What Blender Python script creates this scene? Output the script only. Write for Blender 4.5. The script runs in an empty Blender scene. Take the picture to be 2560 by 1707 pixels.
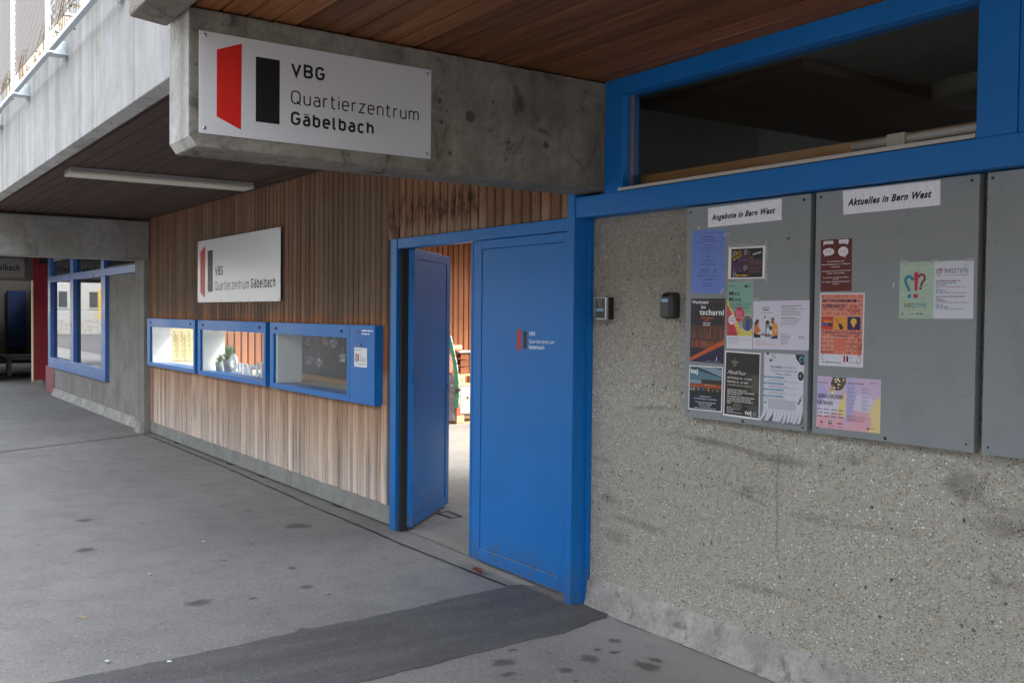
import bpy, bmesh, math, random
from mathutils import Vector, Matrix
random.seed(7)
SC = bpy.context.scene
COL = SC.collection

# ------------------------------------------------------------------ camera
cd = bpy.data.cameras.new('camera'); cam = bpy.data.objects.new('camera', cd); COL.objects.link(cam)
R_ = (0.56963, 0.82184, 0.010066); D_ = (0.028015, -0.007174, -0.999582); F_ = (-0.821424, 0.569674, -0.027110)
cam.matrix_world = Matrix(((R_[0], -D_[0], -F_[0], 0.0), (R_[1], -D_[1], -F_[1], 0.0), (R_[2], -D_[2], -F_[2], 1.62), (0, 0, 0, 1)))
cd.sensor_width = 36; cd.lens = 34.487; cd.clip_start = 0.05; cd.clip_end = 2000
SC.camera = cam

# ------------------------------------------------------------------ light
SUN_EL = math.radians(44); SUN_AZ = math.radians(48)      # azimuth from +Y towards +X
w = bpy.data.worlds.new('World'); SC.world = w; w.use_nodes = True
nt = w.node_tree; bg = nt.nodes['Background']
sky = nt.nodes.new('ShaderNodeTexSky'); sky.sky_type = 'NISHITA'; sky.sun_disc = False
sky.sun_elevation = SUN_EL; sky.sun_rotation = SUN_AZ; sky.air_density = 1.0; sky.dust_density = 3.0; sky.ozone_density = 1.0
hs = nt.nodes.new('ShaderNodeHueSaturation'); hs.inputs['Saturation'].default_value = 0.35; nt.links.new(sky.outputs[0], hs.inputs['Color']); nt.links.new(hs.outputs[0], bg.inputs[0]); bg.inputs[1].default_value = 0.15
sd = bpy.data.lights.new('sun', 'SUN'); sd.energy = 1.0; sd.angle = math.radians(11); sd.color = (1.0, 0.95, 0.87)
sun = bpy.data.objects.new('sun', sd); COL.objects.link(sun)
sv = Vector((math.sin(SUN_AZ)*math.cos(SUN_EL), math.cos(SUN_AZ)*math.cos(SUN_EL), math.sin(SUN_EL)))
sun.rotation_euler = sv.to_track_quat('Z', 'Y').to_euler(); sun.location = (0, 0, 20)
SC.view_settings.view_transform = 'Standard'; SC.view_settings.look = 'None'
SC.view_settings.exposure = 2.6; SC.view_settings.gamma = 1.0; SC.view_settings.use_curve_mapping = False

# ------------------------------------------------------------------ helpers
def srgb(r, g, b):
    f = lambda c: (c/255/12.92) if c/255 <= 0.04045 else ((c/255+0.055)/1.055)**2.4
    return (f(r), f(g), f(b))

class G:
    """collects polygons in world coordinates"""
    def __init__(s): s.v = []; s.f = []; s.m = []
    def face(s, pts, m=0):
        n = len(s.v); s.v += [tuple(p) for p in pts]; s.f.append(tuple(range(n, n+len(pts)))); s.m.append(m); return s
    def add(s, vs, fs, m=0):
        n = len(s.v); s.v += [tuple(p) for p in vs]; s.f += [tuple(i+n for i in f) for f in fs]; s.m += [m]*len(fs); return s
    def box(s, x0, x1, y0, y1, z0, z1, m=0):
        vs = [(x, y, z) for z in (z0, z1) for y in (y0, y1) for x in (x0, x1)]
        return s.add(vs, [(0, 2, 3, 1), (4, 5, 7, 6), (0, 1, 5, 4), (2, 6, 7, 3), (0, 4, 6, 2), (1, 3, 7, 5)], m)
    def prism(s, pts, d, m=0):
        """pts: planar loop, d: extrusion vector"""
        n = len(pts); vs = [tuple(p) for p in pts] + [tuple(Vector(p)+Vector(d)) for p in pts]
        fs = [tuple(range(n-1, -1, -1)), tuple(range(n, 2*n))] + [(i, (i+1) % n, (i+1) % n+n, i+n) for i in range(n)]
        return s.add(vs, fs, m)
    def cyl(s, p0, p1, r0, r1=None, n=12, m=0, cap=True):
        r1 = r0 if r1 is None else r1
        p0 = Vector(p0); p1 = Vector(p1); a = (p1-p0).normalized()
        u = a.orthogonal().normalized(); t = a.cross(u)
        vs = [p0+(u*math.cos(2*math.pi*i/n)+t*math.sin(2*math.pi*i/n))*r0 for i in range(n)]
        vs += [p1+(u*math.cos(2*math.pi*i/n)+t*math.sin(2*math.pi*i/n))*r1 for i in range(n)]
        fs = [(i, (i+1) % n, (i+1) % n+n, i+n) for i in range(n)]
        if cap: fs += [tuple(range(n-1, -1, -1)), tuple(range(n, 2*n))]
        return s.add(vs, fs, m)
    def lathe(s, c, prof, n=24, m=0):
        c = Vector(c); k = len(prof); vs = []
        for i in range(n):
            a = 2*math.pi*i/n
            vs += [c+Vector((r*math.cos(a), r*math.sin(a), z)) for r, z in prof]
        fs = [(i*k+j, ((i+1) % n)*k+j, ((i+1) % n)*k+j+1, i*k+j+1) for i in range(n) for j in range(k-1)]
        return s.add(vs, fs, m)
    def tube(s, pts, r, n=6, m=0):
        for a, b in zip(pts, pts[1:]): s.cyl(a, b, r, n=n, m=m)
        return s

def mesh_of(name, g, off=(0, 0, 0)):
    me = bpy.data.meshes.new(name)
    me.from_pydata([(x-off[0], y-off[1], z-off[2]) for x, y, z in g.v], [], g.f)
    me.polygons.foreach_set('material_index', g.m); me.update(); return me

def world_off(p):
    o = Vector((0, 0, 0))
    while p is not None:
        o += p.location; p = p.parent
    return o

def link(name, me, mats, parent=None, bev=0, smooth=False, bseg=2):
    ob = bpy.data.objects.new(name, me); COL.objects.link(ob)
    if not isinstance(mats, (list, tuple)): mats = [mats]
    if len(me.materials) == 0:
        for m in mats: me.materials.append(m)
    if parent is not None: ob.parent = parent
    if smooth: me.polygons.foreach_set('use_smooth', [True]*len(me.polygons))
    if bev:
        b = ob.modifiers.new('edge', 'BEVEL'); b.width = bev; b.segments = bseg; b.limit_method = 'ANGLE'; b.angle_limit = math.radians(40)
        b.harden_normals = False
    return ob

def part(name, g, mats, parent, bev=0, smooth=False, label=None, local=False, kind=None, fix=False):
    me = mesh_of(name, g, (0, 0, 0) if local else world_off(parent))
    if fix: fix_normals(me)
    o = link(name, me, mats, parent, bev, smooth)
    if label: o['label'] = label
    if kind: o['kind'] = kind
    return o

def fix_normals(me):
    bm = bmesh.new(); bm.from_mesh(me); bmesh.ops.remove_doubles(bm, verts=bm.verts, dist=1e-5)
    bmesh.ops.recalc_face_normals(bm, faces=bm.faces); bm.to_mesh(me); bm.free()

def tag(o, label, cat, group=None):
    o['label'] = label; o['category'] = cat
    if group: o['group'] = group
    return o

def thing(name, loc, label, cat, group=None, rotz=0):
    o = bpy.data.objects.new(name, None); COL.objects.link(o); o.location = loc; o.rotation_euler = (0, 0, rotz)
    o.empty_display_size = 0.1
    return tag(o, label, cat, group)

def solo(name, g, mats, label, cat, group=None, bev=0, smooth=False, loc=None, fix=False):
    loc = loc or g.v[0]
    me = mesh_of(name, g, loc)
    if fix: fix_normals(me)
    o = link(name, me, mats, None, bev, smooth); o.location = loc
    return tag(o, label, cat, group)

def struct(name, g, mats, bev=0, smooth=False, kind='structure'):
    o = link(name, mesh_of(name, g), mats, None, bev, smooth); o['kind'] = kind
    return o

# ------------------------------------------------------------------ materials
class N:
    def __init__(s, name, rough=0.6, spec=0.5, metal=0.0):
        s.mat = bpy.data.materials.new(name); s.mat.use_nodes = True; s.t = s.mat.node_tree
        s.b = s.t.nodes['Principled BSDF']; s.b.inputs['Roughness'].default_value = rough
        s.b.inputs['Specular IOR Level'].default_value = spec; s.b.inputs['Metallic'].default_value = metal
        s.pos = s.new('ShaderNodeNewGeometry').outputs['Position']
    def new(s, t): return s.t.nodes.new(t)
    def setin(s, sock, v):
        if isinstance(v, bpy.types.NodeSocket): s.t.links.new(v, sock)
        elif isinstance(v, (tuple, list)) and len(v) == 3 and sock.type == 'RGBA': sock.default_value = (*v, 1)
        else: sock.default_value = v
    def vec(s, v=None, scale=(1, 1, 1), loc=(0, 0, 0)):
        n = s.new('ShaderNodeMapping'); s.setin(n.inputs[0], v if v is not None else s.pos)
        n.inputs['Scale'].default_value = scale; s.setin(n.inputs['Location'], loc); return n.outputs[0]
    def noise(s, scale, detail=4, rough=0.55, v=None, dist=0.0):
        n = s.new('ShaderNodeTexNoise'); s.setin(n.inputs['Vector'], v if v is not None else s.pos)
        n.inputs['Scale'].default_value = scale; n.inputs['Detail'].default_value = detail; n.inputs['Roughness'].default_value = rough
        n.inputs['Distortion'].default_value = dist; return n.outputs['Fac']
    def voro(s, scale, v=None, feature='F1', rnd=1.0):
        n = s.new('ShaderNodeTexVoronoi'); n.feature = feature; s.setin(n.inputs['Vector'], v if v is not None else s.pos)
        n.inputs['Scale'].default_value = scale; n.inputs['Randomness'].default_value = rnd
        return n.outputs['Distance'], n.outputs.get('Color')
    def ramp(s, f, stops, interp='LINEAR'):
        n = s.new('ShaderNodeValToRGB'); s.setin(n.inputs[0], f); cr = n.color_ramp; cr.interpolation = interp
        while len(cr.elements) < len(stops): cr.elements.new(0.5)
        for e, (p, c) in zip(cr.elements, stops):
            e.position = p; e.color = (*c, 1) if isinstance(c, (tuple, list)) else (c, c, c, 1)
        return n.outputs[0]
    def step(s, f, a, b, lo=0.0, hi=1.0):
        n = s.new('ShaderNodeMapRange'); n.interpolation_type = 'SMOOTHSTEP'; s.setin(n.inputs[0], f)
        n.inputs[1].default_value = a; n.inputs[2].default_value = b; n.inputs[3].default_value = lo; n.inputs[4].default_value = hi
        return n.outputs[0]
    def math(s, op, a, b=0.0, c=None):
        n = s.new('ShaderNodeMath'); n.operation = op; s.setin(n.inputs[0], a); s.setin(n.inputs[1], b)
        if c is not None: s.setin(n.inputs[2], c)
        return n.outputs[0]
    def mix(s, f, a, b, mode='MIX'):
        n = s.new('ShaderNodeMix'); n.data_type = 'RGBA'; n.blend_type = mode; n.clamp_factor = True
        s.setin(n.inputs[0], f); s.setin(n.inputs[6], a); s.setin(n.inputs[7], b); return n.outputs[2]
    def sep(s, v=None):
        n = s.new('ShaderNodeSeparateXYZ'); s.setin(n.inputs[0], v if v is not None else s.pos); return n.outputs
    def rnd(s): return s.new('ShaderNodeObjectInfo').outputs['Random']
    def color(s, c): s.setin(s.b.inputs['Base Color'], c); return s
    def rough(s, r): s.setin(s.b.inputs['Roughness'], r); return s
    def bump(s, h, dist=0.002, strength=1.0):
        n = s.new('ShaderNodeBump'); s.setin(n.inputs['Height'], h); n.inputs['Distance'].default_value = dist
        n.inputs['Strength'].default_value = strength; s.t.links.new(n.outputs[0], s.b.inputs['Normal']); return s

_flat = {}
def flat(col, rough=0.6, spec=0.5, metal=0.0, name='paint'):
    k = (tuple(round(c, 4) for c in col), rough, spec, metal)
    if k not in _flat:
        n = N(name, rough, spec, metal); v = n.noise(60, 3)
        n.color(n.mix(n.step(v, 0.3, 0.7, 0, 0.10), col, tuple(c*0.8 for c in col))); _flat[k] = n.mat
    return _flat[k]
def ink(r, g, b):
    k = ('ink', r, g, b)
    if k not in _flat:
        n = N('print_ink', 0.45, 0.4); n.color(srgb(r, g, b)); _flat[k] = n.mat
    return _flat[k]

def m_blue(name='blue_paint', base=(0.005, 0.150, 0.47), rough=0.38):
    n = N(name, rough, 0.28)
    a = n.noise(1.6, 4); b = n.noise(38, 5, 0.7); sc = n.noise(9, 2, 0.6, n.vec(scale=(6, 6, 0.6)))
    c = n.mix(n.step(a, 0.35, 0.7, 0, 0.35), base, tuple(min(1, x*1.25+0.008) for x in base))
    c = n.mix(n.step(sc, 0.55, 0.75, 0, 0.14), c, (0.10, 0.16, 0.26))
    chips = n.math('MULTIPLY', n.step(n.noise(55, 2, 0.5), 0.735, 0.75), n.step(n.noise(2.2, 2), 0.5, 0.62))
    c = n.mix(n.math('MULTIPLY', chips, 0.7), c, (0.16, 0.17, 0.17))
    ru = n.math('MULTIPLY', n.step(n.noise(1.0, 4, 0.7, n.vec(scale=(30, 30, 2.0))), 0.60, 0.72), n.step(n.sep()[2], 1.3, 0.1)); c = n.mix(n.math('MULTIPLY', ru, 0.35), c, (0.03, 0.10, 0.24))
    grime = n.math('MULTIPLY', n.step(n.sep()[2], 0.30, 0.0), n.step(n.noise(9, 5, 0.7), 0.35, 0.65))
    c = n.mix(n.math('MULTIPLY', grime, 0.55), c, (0.09, 0.09, 0.085))
    n.color(c).rough(n.step(a, 0.3, 0.7, rough-0.04, rough+0.10))
    n.bump(n.noise(150, 2), 0.0003, 0.35); return n.mat

def m_conc(name, lo, hi, scale=1.0, streak=0.0, pits=True, dark=(0.05, 0.05, 0.045), stain=0.6, board=0.0):
    n = N(name, 0.85, 0.3)
    a = n.noise(1.3*scale, 6, 0.6); b = n.noise(9*scale, 6, 0.65, dist=0.4); f = n.noise(120, 3, 0.7)
    c = n.mix(n.step(a, 0.3, 0.7), lo, hi)
    c = n.mix(n.step(b, 0.35, 0.75, 0, 0.55), c, tuple(x*0.72 for x in lo))
    c = n.mix(n.step(f, 0.3, 0.7, 0, 0.25), c, tuple(min(1, x*1.35) for x in hi))
    if stain:
        st = n.math('MULTIPLY', n.step(n.noise(2.3*scale, 5, 0.7, dist=0.8), 0.52, 0.72), stain)
        c = n.mix(st, c, dark)
    if streak:
        s1 = n.noise(1.0, 5, 0.65, n.vec(scale=(5.5, 5.5, 0.16))); s2 = n.noise(1.0, 5, 0.7, n.vec(scale=(10, 10, 0.35)), 0.6)
        c = n.mix(n.math('MULTIPLY', n.step(s1, 0.42, 0.70), streak), c, tuple(x*0.50 for x in lo))
        c = n.mix(n.math('MULTIPLY', n.step(s2, 0.50, 0.75), streak*0.6), c, tuple(x*0.6 for x in lo))
        c = n.mix(n.math('MULTIPLY', n.step(n.noise(1.0, 3, 0.5, n.vec(scale=(2.1, 2.1, 0.1), loc=(3, 1, 0))), 0.60, 0.68), streak*0.6), c, (0.30, 0.24, 0.17))
    h = n.math('MULTIPLY', b, 0.6)
    if board:
        wv = n.math('ABSOLUTE', n.math('SUBTRACT', n.math('FRACT', n.math('MULTIPLY', n.sep()[2], 1/board)), 0.5))
        ln = n.step(wv, 0.49, 0.5); c = n.mix(n.math('MULTIPLY', ln, 0.35), c, dark); h = n.math('SUBTRACT', h, n.math('MULTIPLY', ln, 0.6))
    if pits:
        d, _ = n.voro(26); p = n.math('MULTIPLY', n.step(d, 0.16, 0.10), n.step(n.noise(5, 2), 0.48, 0.6))
        c = n.mix(n.math('MULTIPLY', p, 0.7), c, tuple(x*0.35 for x in lo)); h = n.math('SUBTRACT', h, p)
    n.color(c).bump(n.math('ADD', h, n.math('MULTIPLY', f, 0.25)), 0.0035, 0.7); return n.mat

def m_aggregate():
    n = N('exposed_aggregate', 0.78, 0.35)
    wv = n.new('ShaderNodeVectorMath'); wv.operation = 'MULTIPLY_ADD'; nz = n.new('ShaderNodeTexNoise'); nz.inputs['Scale'].default_value = 25; n.setin(nz.inputs['Vector'], n.pos); n.setin(wv.inputs[0], nz.outputs['Color']); wv.inputs[1].default_value = (0.02, 0.02, 0.02); n.setin(wv.inputs[2], n.pos); wob = wv.outputs[0]; d1, c1 = n.voro(62, wob); d2, c2 = n.voro(118, wob); d3, c3 = n.voro(42, wob)
    pal = [(0.0, (0.055, 0.055, 0.052)), (0.06, (0.19, 0.185, 0.17)), (0.20, (0.31, 0.305, 0.285)), (0.42, (0.39, 0.38, 0.36)), (0.60, (0.34, 0.28, 0.20)),
           (0.67, (0.45, 0.44, 0.41)), (0.83, (0.53, 0.52, 0.49)), (0.90, (0.42, 0.31, 0.18)), (0.94, (0.62, 0.60, 0.52)), (0.975, (0.60, 0.59, 0.56))]
    r1 = n.sep(c1)[0]; r2 = n.sep(c2)[1]; r3 = n.sep(c3)[0]
    p1 = n.ramp(r1, pal, 'CONSTANT'); p2 = n.ramp(r2, pal, 'CONSTANT')
    cement = n.mix(n.noise(30, 4), (0.20, 0.185, 0.155), (0.36, 0.345, 0.305))
    c = n.mix(n.step(d2, 0.40, 0.30), cement, p2)
    c = n.mix(n.math('MULTIPLY', n.step(d1, 0.42, 0.34), n.step(r1, 0.35, 0.36)), c, p1)
    big = n.math('MULTIPLY', n.step(d3, 0.33, 0.28), n.step(r3, 0.94, 0.95))
    c = n.mix(big, c, n.ramp(n.sep(c3)[1], [(0, (0.07, 0.07, 0.07)), (0.4, (0.5, 0.49, 0.46)), (0.75, (0.36, 0.27, 0.18))], 'CONSTANT'))
    lf = n.noise(1.1, 5, 0.6, dist=0.6)
    c = n.mix(n.step(lf, 0.35, 0.7, 0, 0.35), c, (0.22, 0.20, 0.165)); c = n.mix(n.step(n.noise(60, 5, 0.8), 0.46, 0.30, 0, 0.6), c, (0.07, 0.065, 0.055)); c = n.mix(1.0, c, (1.50, 1.52, 1.50), 'MULTIPLY')
    z = n.sep()[2]
    zt = n.math('ADD', z, n.math('MULTIPLY', n.noise(3, 4), 0.5))
    c = n.mix(n.step(zt, 1.35, 2.2, 0, 0.42), c, (0.16, 0.13, 0.095))            # browner and darker towards the top
    strk = n.noise(1.0, 4, 0.6, n.vec(scale=(1.3, 1.3, 7.0)), 0.8)                  # scuffs running sideways
    sc = n.math('MULTIPLY', n.step(strk, 0.56, 0.68), n.step(n.noise(1.7, 3), 0.45, 0.6))
    c = n.mix(n.math('MULTIPLY', sc, 0.55), c, (0.10, 0.095, 0.085))
    # scuffs and an old crack where they are on the wall
    sx, sy, sz = n.sep(); nz2 = n.noise(9, 5, 0.7)
    for (cx_, cz_, rx_, rz_, sl, st) in [(-3.35, 1.00, .36, .022, -.06, .75), (-2.98, .97, .20, .03, 0, .7), (-3.93, .50, .24, .030, -.05, .6), (-2.08, .98, .10, .07, 0, .75), (-2.58, 1.02, .05, .03, 0, .6), (-4.1, .40, .12, .05, 0, .45), (-1.95, .85, .14, .05, 0, .6), (-3.1, .35, .30, .03, .05, .4)]:
        u = n.math('DIVIDE', n.math('SUBTRACT', sx, cx_), rx_); v_ = n.math('DIVIDE', n.math('SUBTRACT', n.math('SUBTRACT', sz, cz_), n.math('MULTIPLY', n.math('SUBTRACT', sx, cx_), sl)), rz_)
        dd_ = n.math('ADD', n.math('ADD', n.math('MULTIPLY', u, u), n.math('MULTIPLY', v_, v_)), n.math('MULTIPLY', nz2, 2.4))
        c = n.mix(n.math('MULTIPLY', n.step(dd_, 2.4, 0.9), st*0.75), c, (0.10, 0.094, 0.084))
    cr = n.math('ABSOLUTE', n.math('SUBTRACT', n.math('ADD', sx, n.math('MULTIPLY', n.noise(6, 3), 0.03)), -2.985+.015)); cm = n.math('MULTIPLY', n.step(cr, 0.010, 0.002), n.math('MULTIPLY', n.step(sz, 0.50, 0.60), n.step(sz, 1.05, 0.95)))
    c = n.mix(n.math('MULTIPLY', cm, 0.38), c, (0.09, 0.085, 0.078))
    n.color(c)
    h = n.math('ADD', n.math('MULTIPLY', n.step(d2, 0.5, 0.05), 0.5), n.math('MULTIPLY', n.step(d1, 0.5, 0.1), n.step(r1, 0.35, 0.36)))
    n.bump(n.math('ADD', h, n.math('MULTIPLY', big, 0.8)), 0.0065, 1.0); return n.mat

def m_wood(name, cols, grain=1.0, rough=0.65, axis='z', per=0.5, knots=0.25):
    """cols: dark, mid, light"""
    n = N(name, rough, 0.35)
    sx = {'z': (95, 95, 2.2), 'x': (2.2, 95, 95), 'y': (95, 2.2, 95)}[axis]
    r = n.rnd(); off = n.new('ShaderNodeCombineXYZ'); n.setin(off.inputs[0], n.math('MULTIPLY', r, 37.0)); n.setin(off.inputs[1], n.math('MULTIPLY', r, 91.0)); n.setin(off.inputs[2], n.math('MULTIPLY', r, 53.0))
    g = n.noise(1.0, 5, 0.6, n.vec(scale=sx, loc=off.outputs[0]), 0.6)
    g2 = n.noise(1.0, 3, 0.5, n.vec(scale=tuple(v*0.22 for v in sx), loc=off.outputs[0]), 1.2)
    c = n.ramp(n.math('ADD', n.math('MULTIPLY', g, 0.5*grain), n.math('MULTIPLY', g2, 0.5)), [(0.3, cols[0]), (0.5, cols[1]), (0.72, cols[2])])
    v = n.math('ADD', n.math('MULTIPLY', r, per), 1-per/2)
    hs = n.new('ShaderNodeHueSaturation'); n.setin(hs.inputs['Color'], c); n.setin(hs.inputs['Value'], v); c = hs.outputs[0]
    if knots:
        kv = n.vec(scale={'z': (9, 9, 3.2), 'x': (3.2, 9, 9), 'y': (9, 3.2, 9)}[axis], loc=off.outputs[0]); d, _ = n.voro(1.0, kv)
        c = n.mix(n.math('MULTIPLY', n.step(d, 0.10, 0.05), knots*2.4), c, tuple(x*0.35 for x in cols[0]))
    n.color(c).bump(g, 0.0012, 0.6); return n.mat

def m_wallboard():
    n = N('weathered_larch', 0.8, 0.25)
    r = n.rnd(); off = n.new('ShaderNodeCombineXYZ'); n.setin(off.inputs[0], n.math('MULTIPLY', r, 37.0)); n.setin(off.inputs[2], n.math('MULTIPLY', r, 53.0))
    g = n.noise(1.0, 5, 0.65, n.vec(scale=(120, 120, 2.6), loc=off.outputs[0]), 0.5)
    g2 = n.noise(1.0, 4, 0.55, n.vec(scale=(26, 26, 1.4), loc=off.outputs[0]), 0.8)
    x, y, z = n.sep()
    jit = n.math('ADD', n.math('MULTIPLY', r, 0.10), n.math('MULTIPLY', n.noise(1.0, 5, 0.7, n.vec(scale=(34, 34, 3.0))), 0.34))
    zj = n.math('SUBTRACT', z, jit)
    bleached = n.ramp(g, [(0.28, (0.36, 0.245, 0.165)), (0.5, (0.54, 0.40, 0.295)), (0.68, (0.65, 0.53, 0.42))])
    orange = n.ramp(g, [(0.30, (0.16, 0.065, 0.028)), (0.5, (0.30, 0.125, 0.052)), (0.70, (0.42, 0.19, 0.085))])
    greyb = n.ramp(g, [(0.28, (0.095, 0.060, 0.040)), (0.5, (0.165, 0.108, 0.073)), (0.72, (0.225, 0.155, 0.108))])
    redb = n.ramp(g, [(0.30, (0.12, 0.056, 0.032)), (0.5, (0.19, 0.086, 0.045)), (0.72, (0.25, 0.12, 0.065))])
    # lower part: bleached, warmer right below the cases, grey weather streaks from the foot up
    low = n.mix(n.step(zj, 0.25, 0.70, 0, 0.55), bleached, orange)
    gs = n.math('MULTIPLY', n.step(n.math('ADD', n.math('MULTIPLY', n.noise(1.0, 3, 0.5, n.vec(scale=(13, 13, 0.35))), 1.0), n.math('MULTIPLY', g2, 0.45)), 0.74, 0.86), n.step(zj, 0.62, 0.10))
    low = n.mix(n.math('MULTIPLY', gs, 0.55), low, (0.135, 0.14, 0.145))
    low = n.mix(n.step(zj, 0.35, -0.05, 0, 0.6), low, (0.62, 0.54, 0.48))
    low = n.mix(n.math('MULTIPLY', gs, 0.45), low, (0.16, 0.165, 0.17))
    # upper part
    up = n.mix(n.step(zj, 1.27, 1.44), orange, greyb)
    rz = n.math('MULTIPLY', n.step(n.noise(0.55, 3, 0.5), 0.52, 0.66), n.step(z, 1.6, 2.2, 0.15, 1.0))
    up = n.mix(n.math('MULTIPLY', rz, 0.8), up, redb)
    up = n.mix(n.step(z, 2.45, 2.8, 0, 0.5), up, redb)
    # over the door: black mould band and pale board ends
    od = n.step(x, -6.66, -6.60)
    mould = n.math('MULTIPLY', n.math('MULTIPLY', n.step(zj, 1.98, 2.06), n.step(zj, 2.28, 2.12)), n.step(n.noise(1.0, 6, 0.75, n.vec(scale=(11, 11, 4.5))), 0.42, 0.58))
    mould = n.math('MULTIPLY', mould, n.step(x, -4.9, -5.6))
    odc = n.mix(n.math('MULTIPLY', mould, 0.85), n.mix(0.45, greyb, orange), (0.016, 0.014, 0.012))
    odc = n.mix(n.step(zj, 2.07, 1.95, 0, 0.6), odc, (0.25, 0.185, 0.13))
    up = n.mix(od, up, odc)
    # a little green algae
    al = n.math('MULTIPLY', n.step(n.noise(1.8, 3), 0.60, 0.68), n.math('MULTIPLY', n.step(zj, 1.55, 1.7), n.step(zj, 2.0, 1.8)))
    up = n.mix(n.math('MULTIPLY', al, n.math('MULTIPLY', n.step(x, -9.5, -10.5), 0.5)), up, (0.07, 0.12, 0.03))
    c = n.mix(n.step(z, 1.1, 1.2), low, up)
    c = n.mix(n.step(x, -13.15, -13.3, 0, 0.7), c, redb)
    v = n.math('ADD', n.math('MULTIPLY', r, 0.50), 0.85)
    hs = n.new('ShaderNodeHueSaturation'); n.setin(hs.inputs['Color'], c); n.setin(hs.inputs['Value'], v); c = hs.outputs[0]
    d, _ = n.voro(1.0, n.vec(scale=(10, 10, 2.4), loc=off.outputs[0]))
    c = n.mix(n.math('MULTIPLY', n.step(d, 0.085, 0.04), 0.75), c, (0.04, 0.025, 0.016))
    n.color(c).bump(n.math('ADD', g, n.math('MULTIPLY', g2, 0.5)), 0.0016, 0.8); return n.mat

def m_pavement():
    n = N('pavement_concrete', 0.82, 0.35)
    x, y, z = n.sep()
    a = n.noise(0.55, 6, 0.6); b = n.noise(4.0, 6, 0.6, dist=0.4); f = n.noise(170, 3, 0.8); m = n.noise(48, 5, 0.8)
    c = n.mix(n.step(a, 0.3, 0.7), (0.225, 0.213, 0.197), (0.285, 0.27, 0.25))
    c = n.mix(n.step(b, 0.4, 0.75, 0, 0.40), c, (0.165, 0.158, 0.150))
    c = n.mix(n.step(m, 0.50, 0.72, 0, 0.65), c, (0.37, 0.355, 0.33)); c = n.mix(n.step(m, 0.48, 0.30, 0, 0.55), c, (0.12, 0.115, 0.108))
    dd, cd_ = n.voro(55); c = n.mix(n.math('MULTIPLY', n.step(dd, 0.30, 0.2), n.step(n.sep(cd_)[0], 0.86, 0.87)), c, (0.07, 0.066, 0.062)); c = n.mix(n.math('MULTIPLY', n.step(dd, 0.26, 0.18), n.step(n.sep(cd_)[1], 0.93, 0.94)), c, (0.50, 0.48, 0.45))
    c = n.mix(n.step(f, 0.55, 0.8, 0, 0.5), c, (0.55, 0.54, 0.52))
    c = n.mix(n.step(f, 0.45, 0.28, 0, 0.5), c, (0.08, 0.078, 0.075))
    # scattered drip stains
    d, cc = n.voro(2.6, n.vec(scale=(1, 1, 0))); sp = n.math('MULTIPLY', n.step(n.math('ADD', d, n.math('MULTIPLY', b, 0.10)), 0.150, 0.115), n.step(n.sep(cc)[0], 0.62, 0.63))
    c = n.mix(n.math('MULTIPLY', sp, 0.42), c, (0.06, 0.058, 0.056))
    d2, c2 = n.voro(14, n.vec(scale=(1, 1, 0))); sp2 = n.math('MULTIPLY', n.step(d2, 0.12, 0.09), n.step(n.sep(c2)[0], 0.80, 0.81))
    c = n.mix(n.math('MULTIPLY', sp2, 0.45), c, (0.07, 0.068, 0.065))
    # whiter cement by the wall foot
    wl = n.math('MULTIPLY', n.step(n.math('ADD', y, n.math('MULTIPLY', b, 0.35)), 3.05, 3.6), 0.55)
    c = n.mix(n.math('MULTIPLY', wl, n.step(x, -4.3, -4.0)), c, (0.42, 0.41, 0.39))
    c = n.mix(n.math('MULTIPLY', n.step(x, -13, -20), 0.25), c, (0.17, 0.175, 0.19))
    n.color(c)
    n.bump(n.math('ADD', n.math('ADD', n.math('MULTIPLY', f, 0.35), n.math('MULTIPLY', m, 0.5)), n.math('MULTIPLY', b, 0.5)), 0.003, 0.6)
    n.rough(n.step(b, 0.3, 0.7, 0.72, 0.9)); return n.mat

def m_asphalt():
    n = N('asphalt_patch', 0.72, 0.4)
    a = n.noise(1.0, 4, 0.6, n.vec(scale=(6, 1.2, 1))); f = n.noise(75, 5, 0.9); b = n.noise(11, 5, 0.6)
    c = n.mix(n.step(a, 0.35, 0.7), (0.098, 0.094, 0.091), (0.140, 0.134, 0.128))
    c = n.mix(n.step(f, 0.54, 0.72, 0, 0.7), c, (0.24, 0.23, 0.22)); c = n.mix(n.step(f, 0.46, 0.30, 0, 0.6), c, (0.05, 0.048, 0.048)); c = n.mix(n.step(b, 0.55, 0.75, 0, 0.35), c, (0.17, 0.165, 0.16))
    da, ca = n.voro(60); c = n.mix(n.math('MULTIPLY', n.step(da, 0.32, 0.2), n.step(n.sep(ca)[0], 0.84, 0.85)), c, (0.27, 0.26, 0.245)); c = n.mix(n.math('MULTIPLY', n.step(da, 0.34, 0.2), n.step(n.sep(ca)[1], 0.80, 0.81)), c, (0.045, 0.043, 0.042))
    d2, c2 = n.voro(9, n.vec(scale=(1, 1, 0))); sp2 = n.math('MULTIPLY', n.step(d2, 0.11, 0.08), n.step(n.sep(c2)[0], 0.85, 0.86))
    c = n.mix(n.math('MULTIPLY', sp2, 0.6), c, (0.22, 0.21, 0.20))
    n.color(c).bump(n.math('ADD', f, b), 0.003, 0.6); return n.mat

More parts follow.
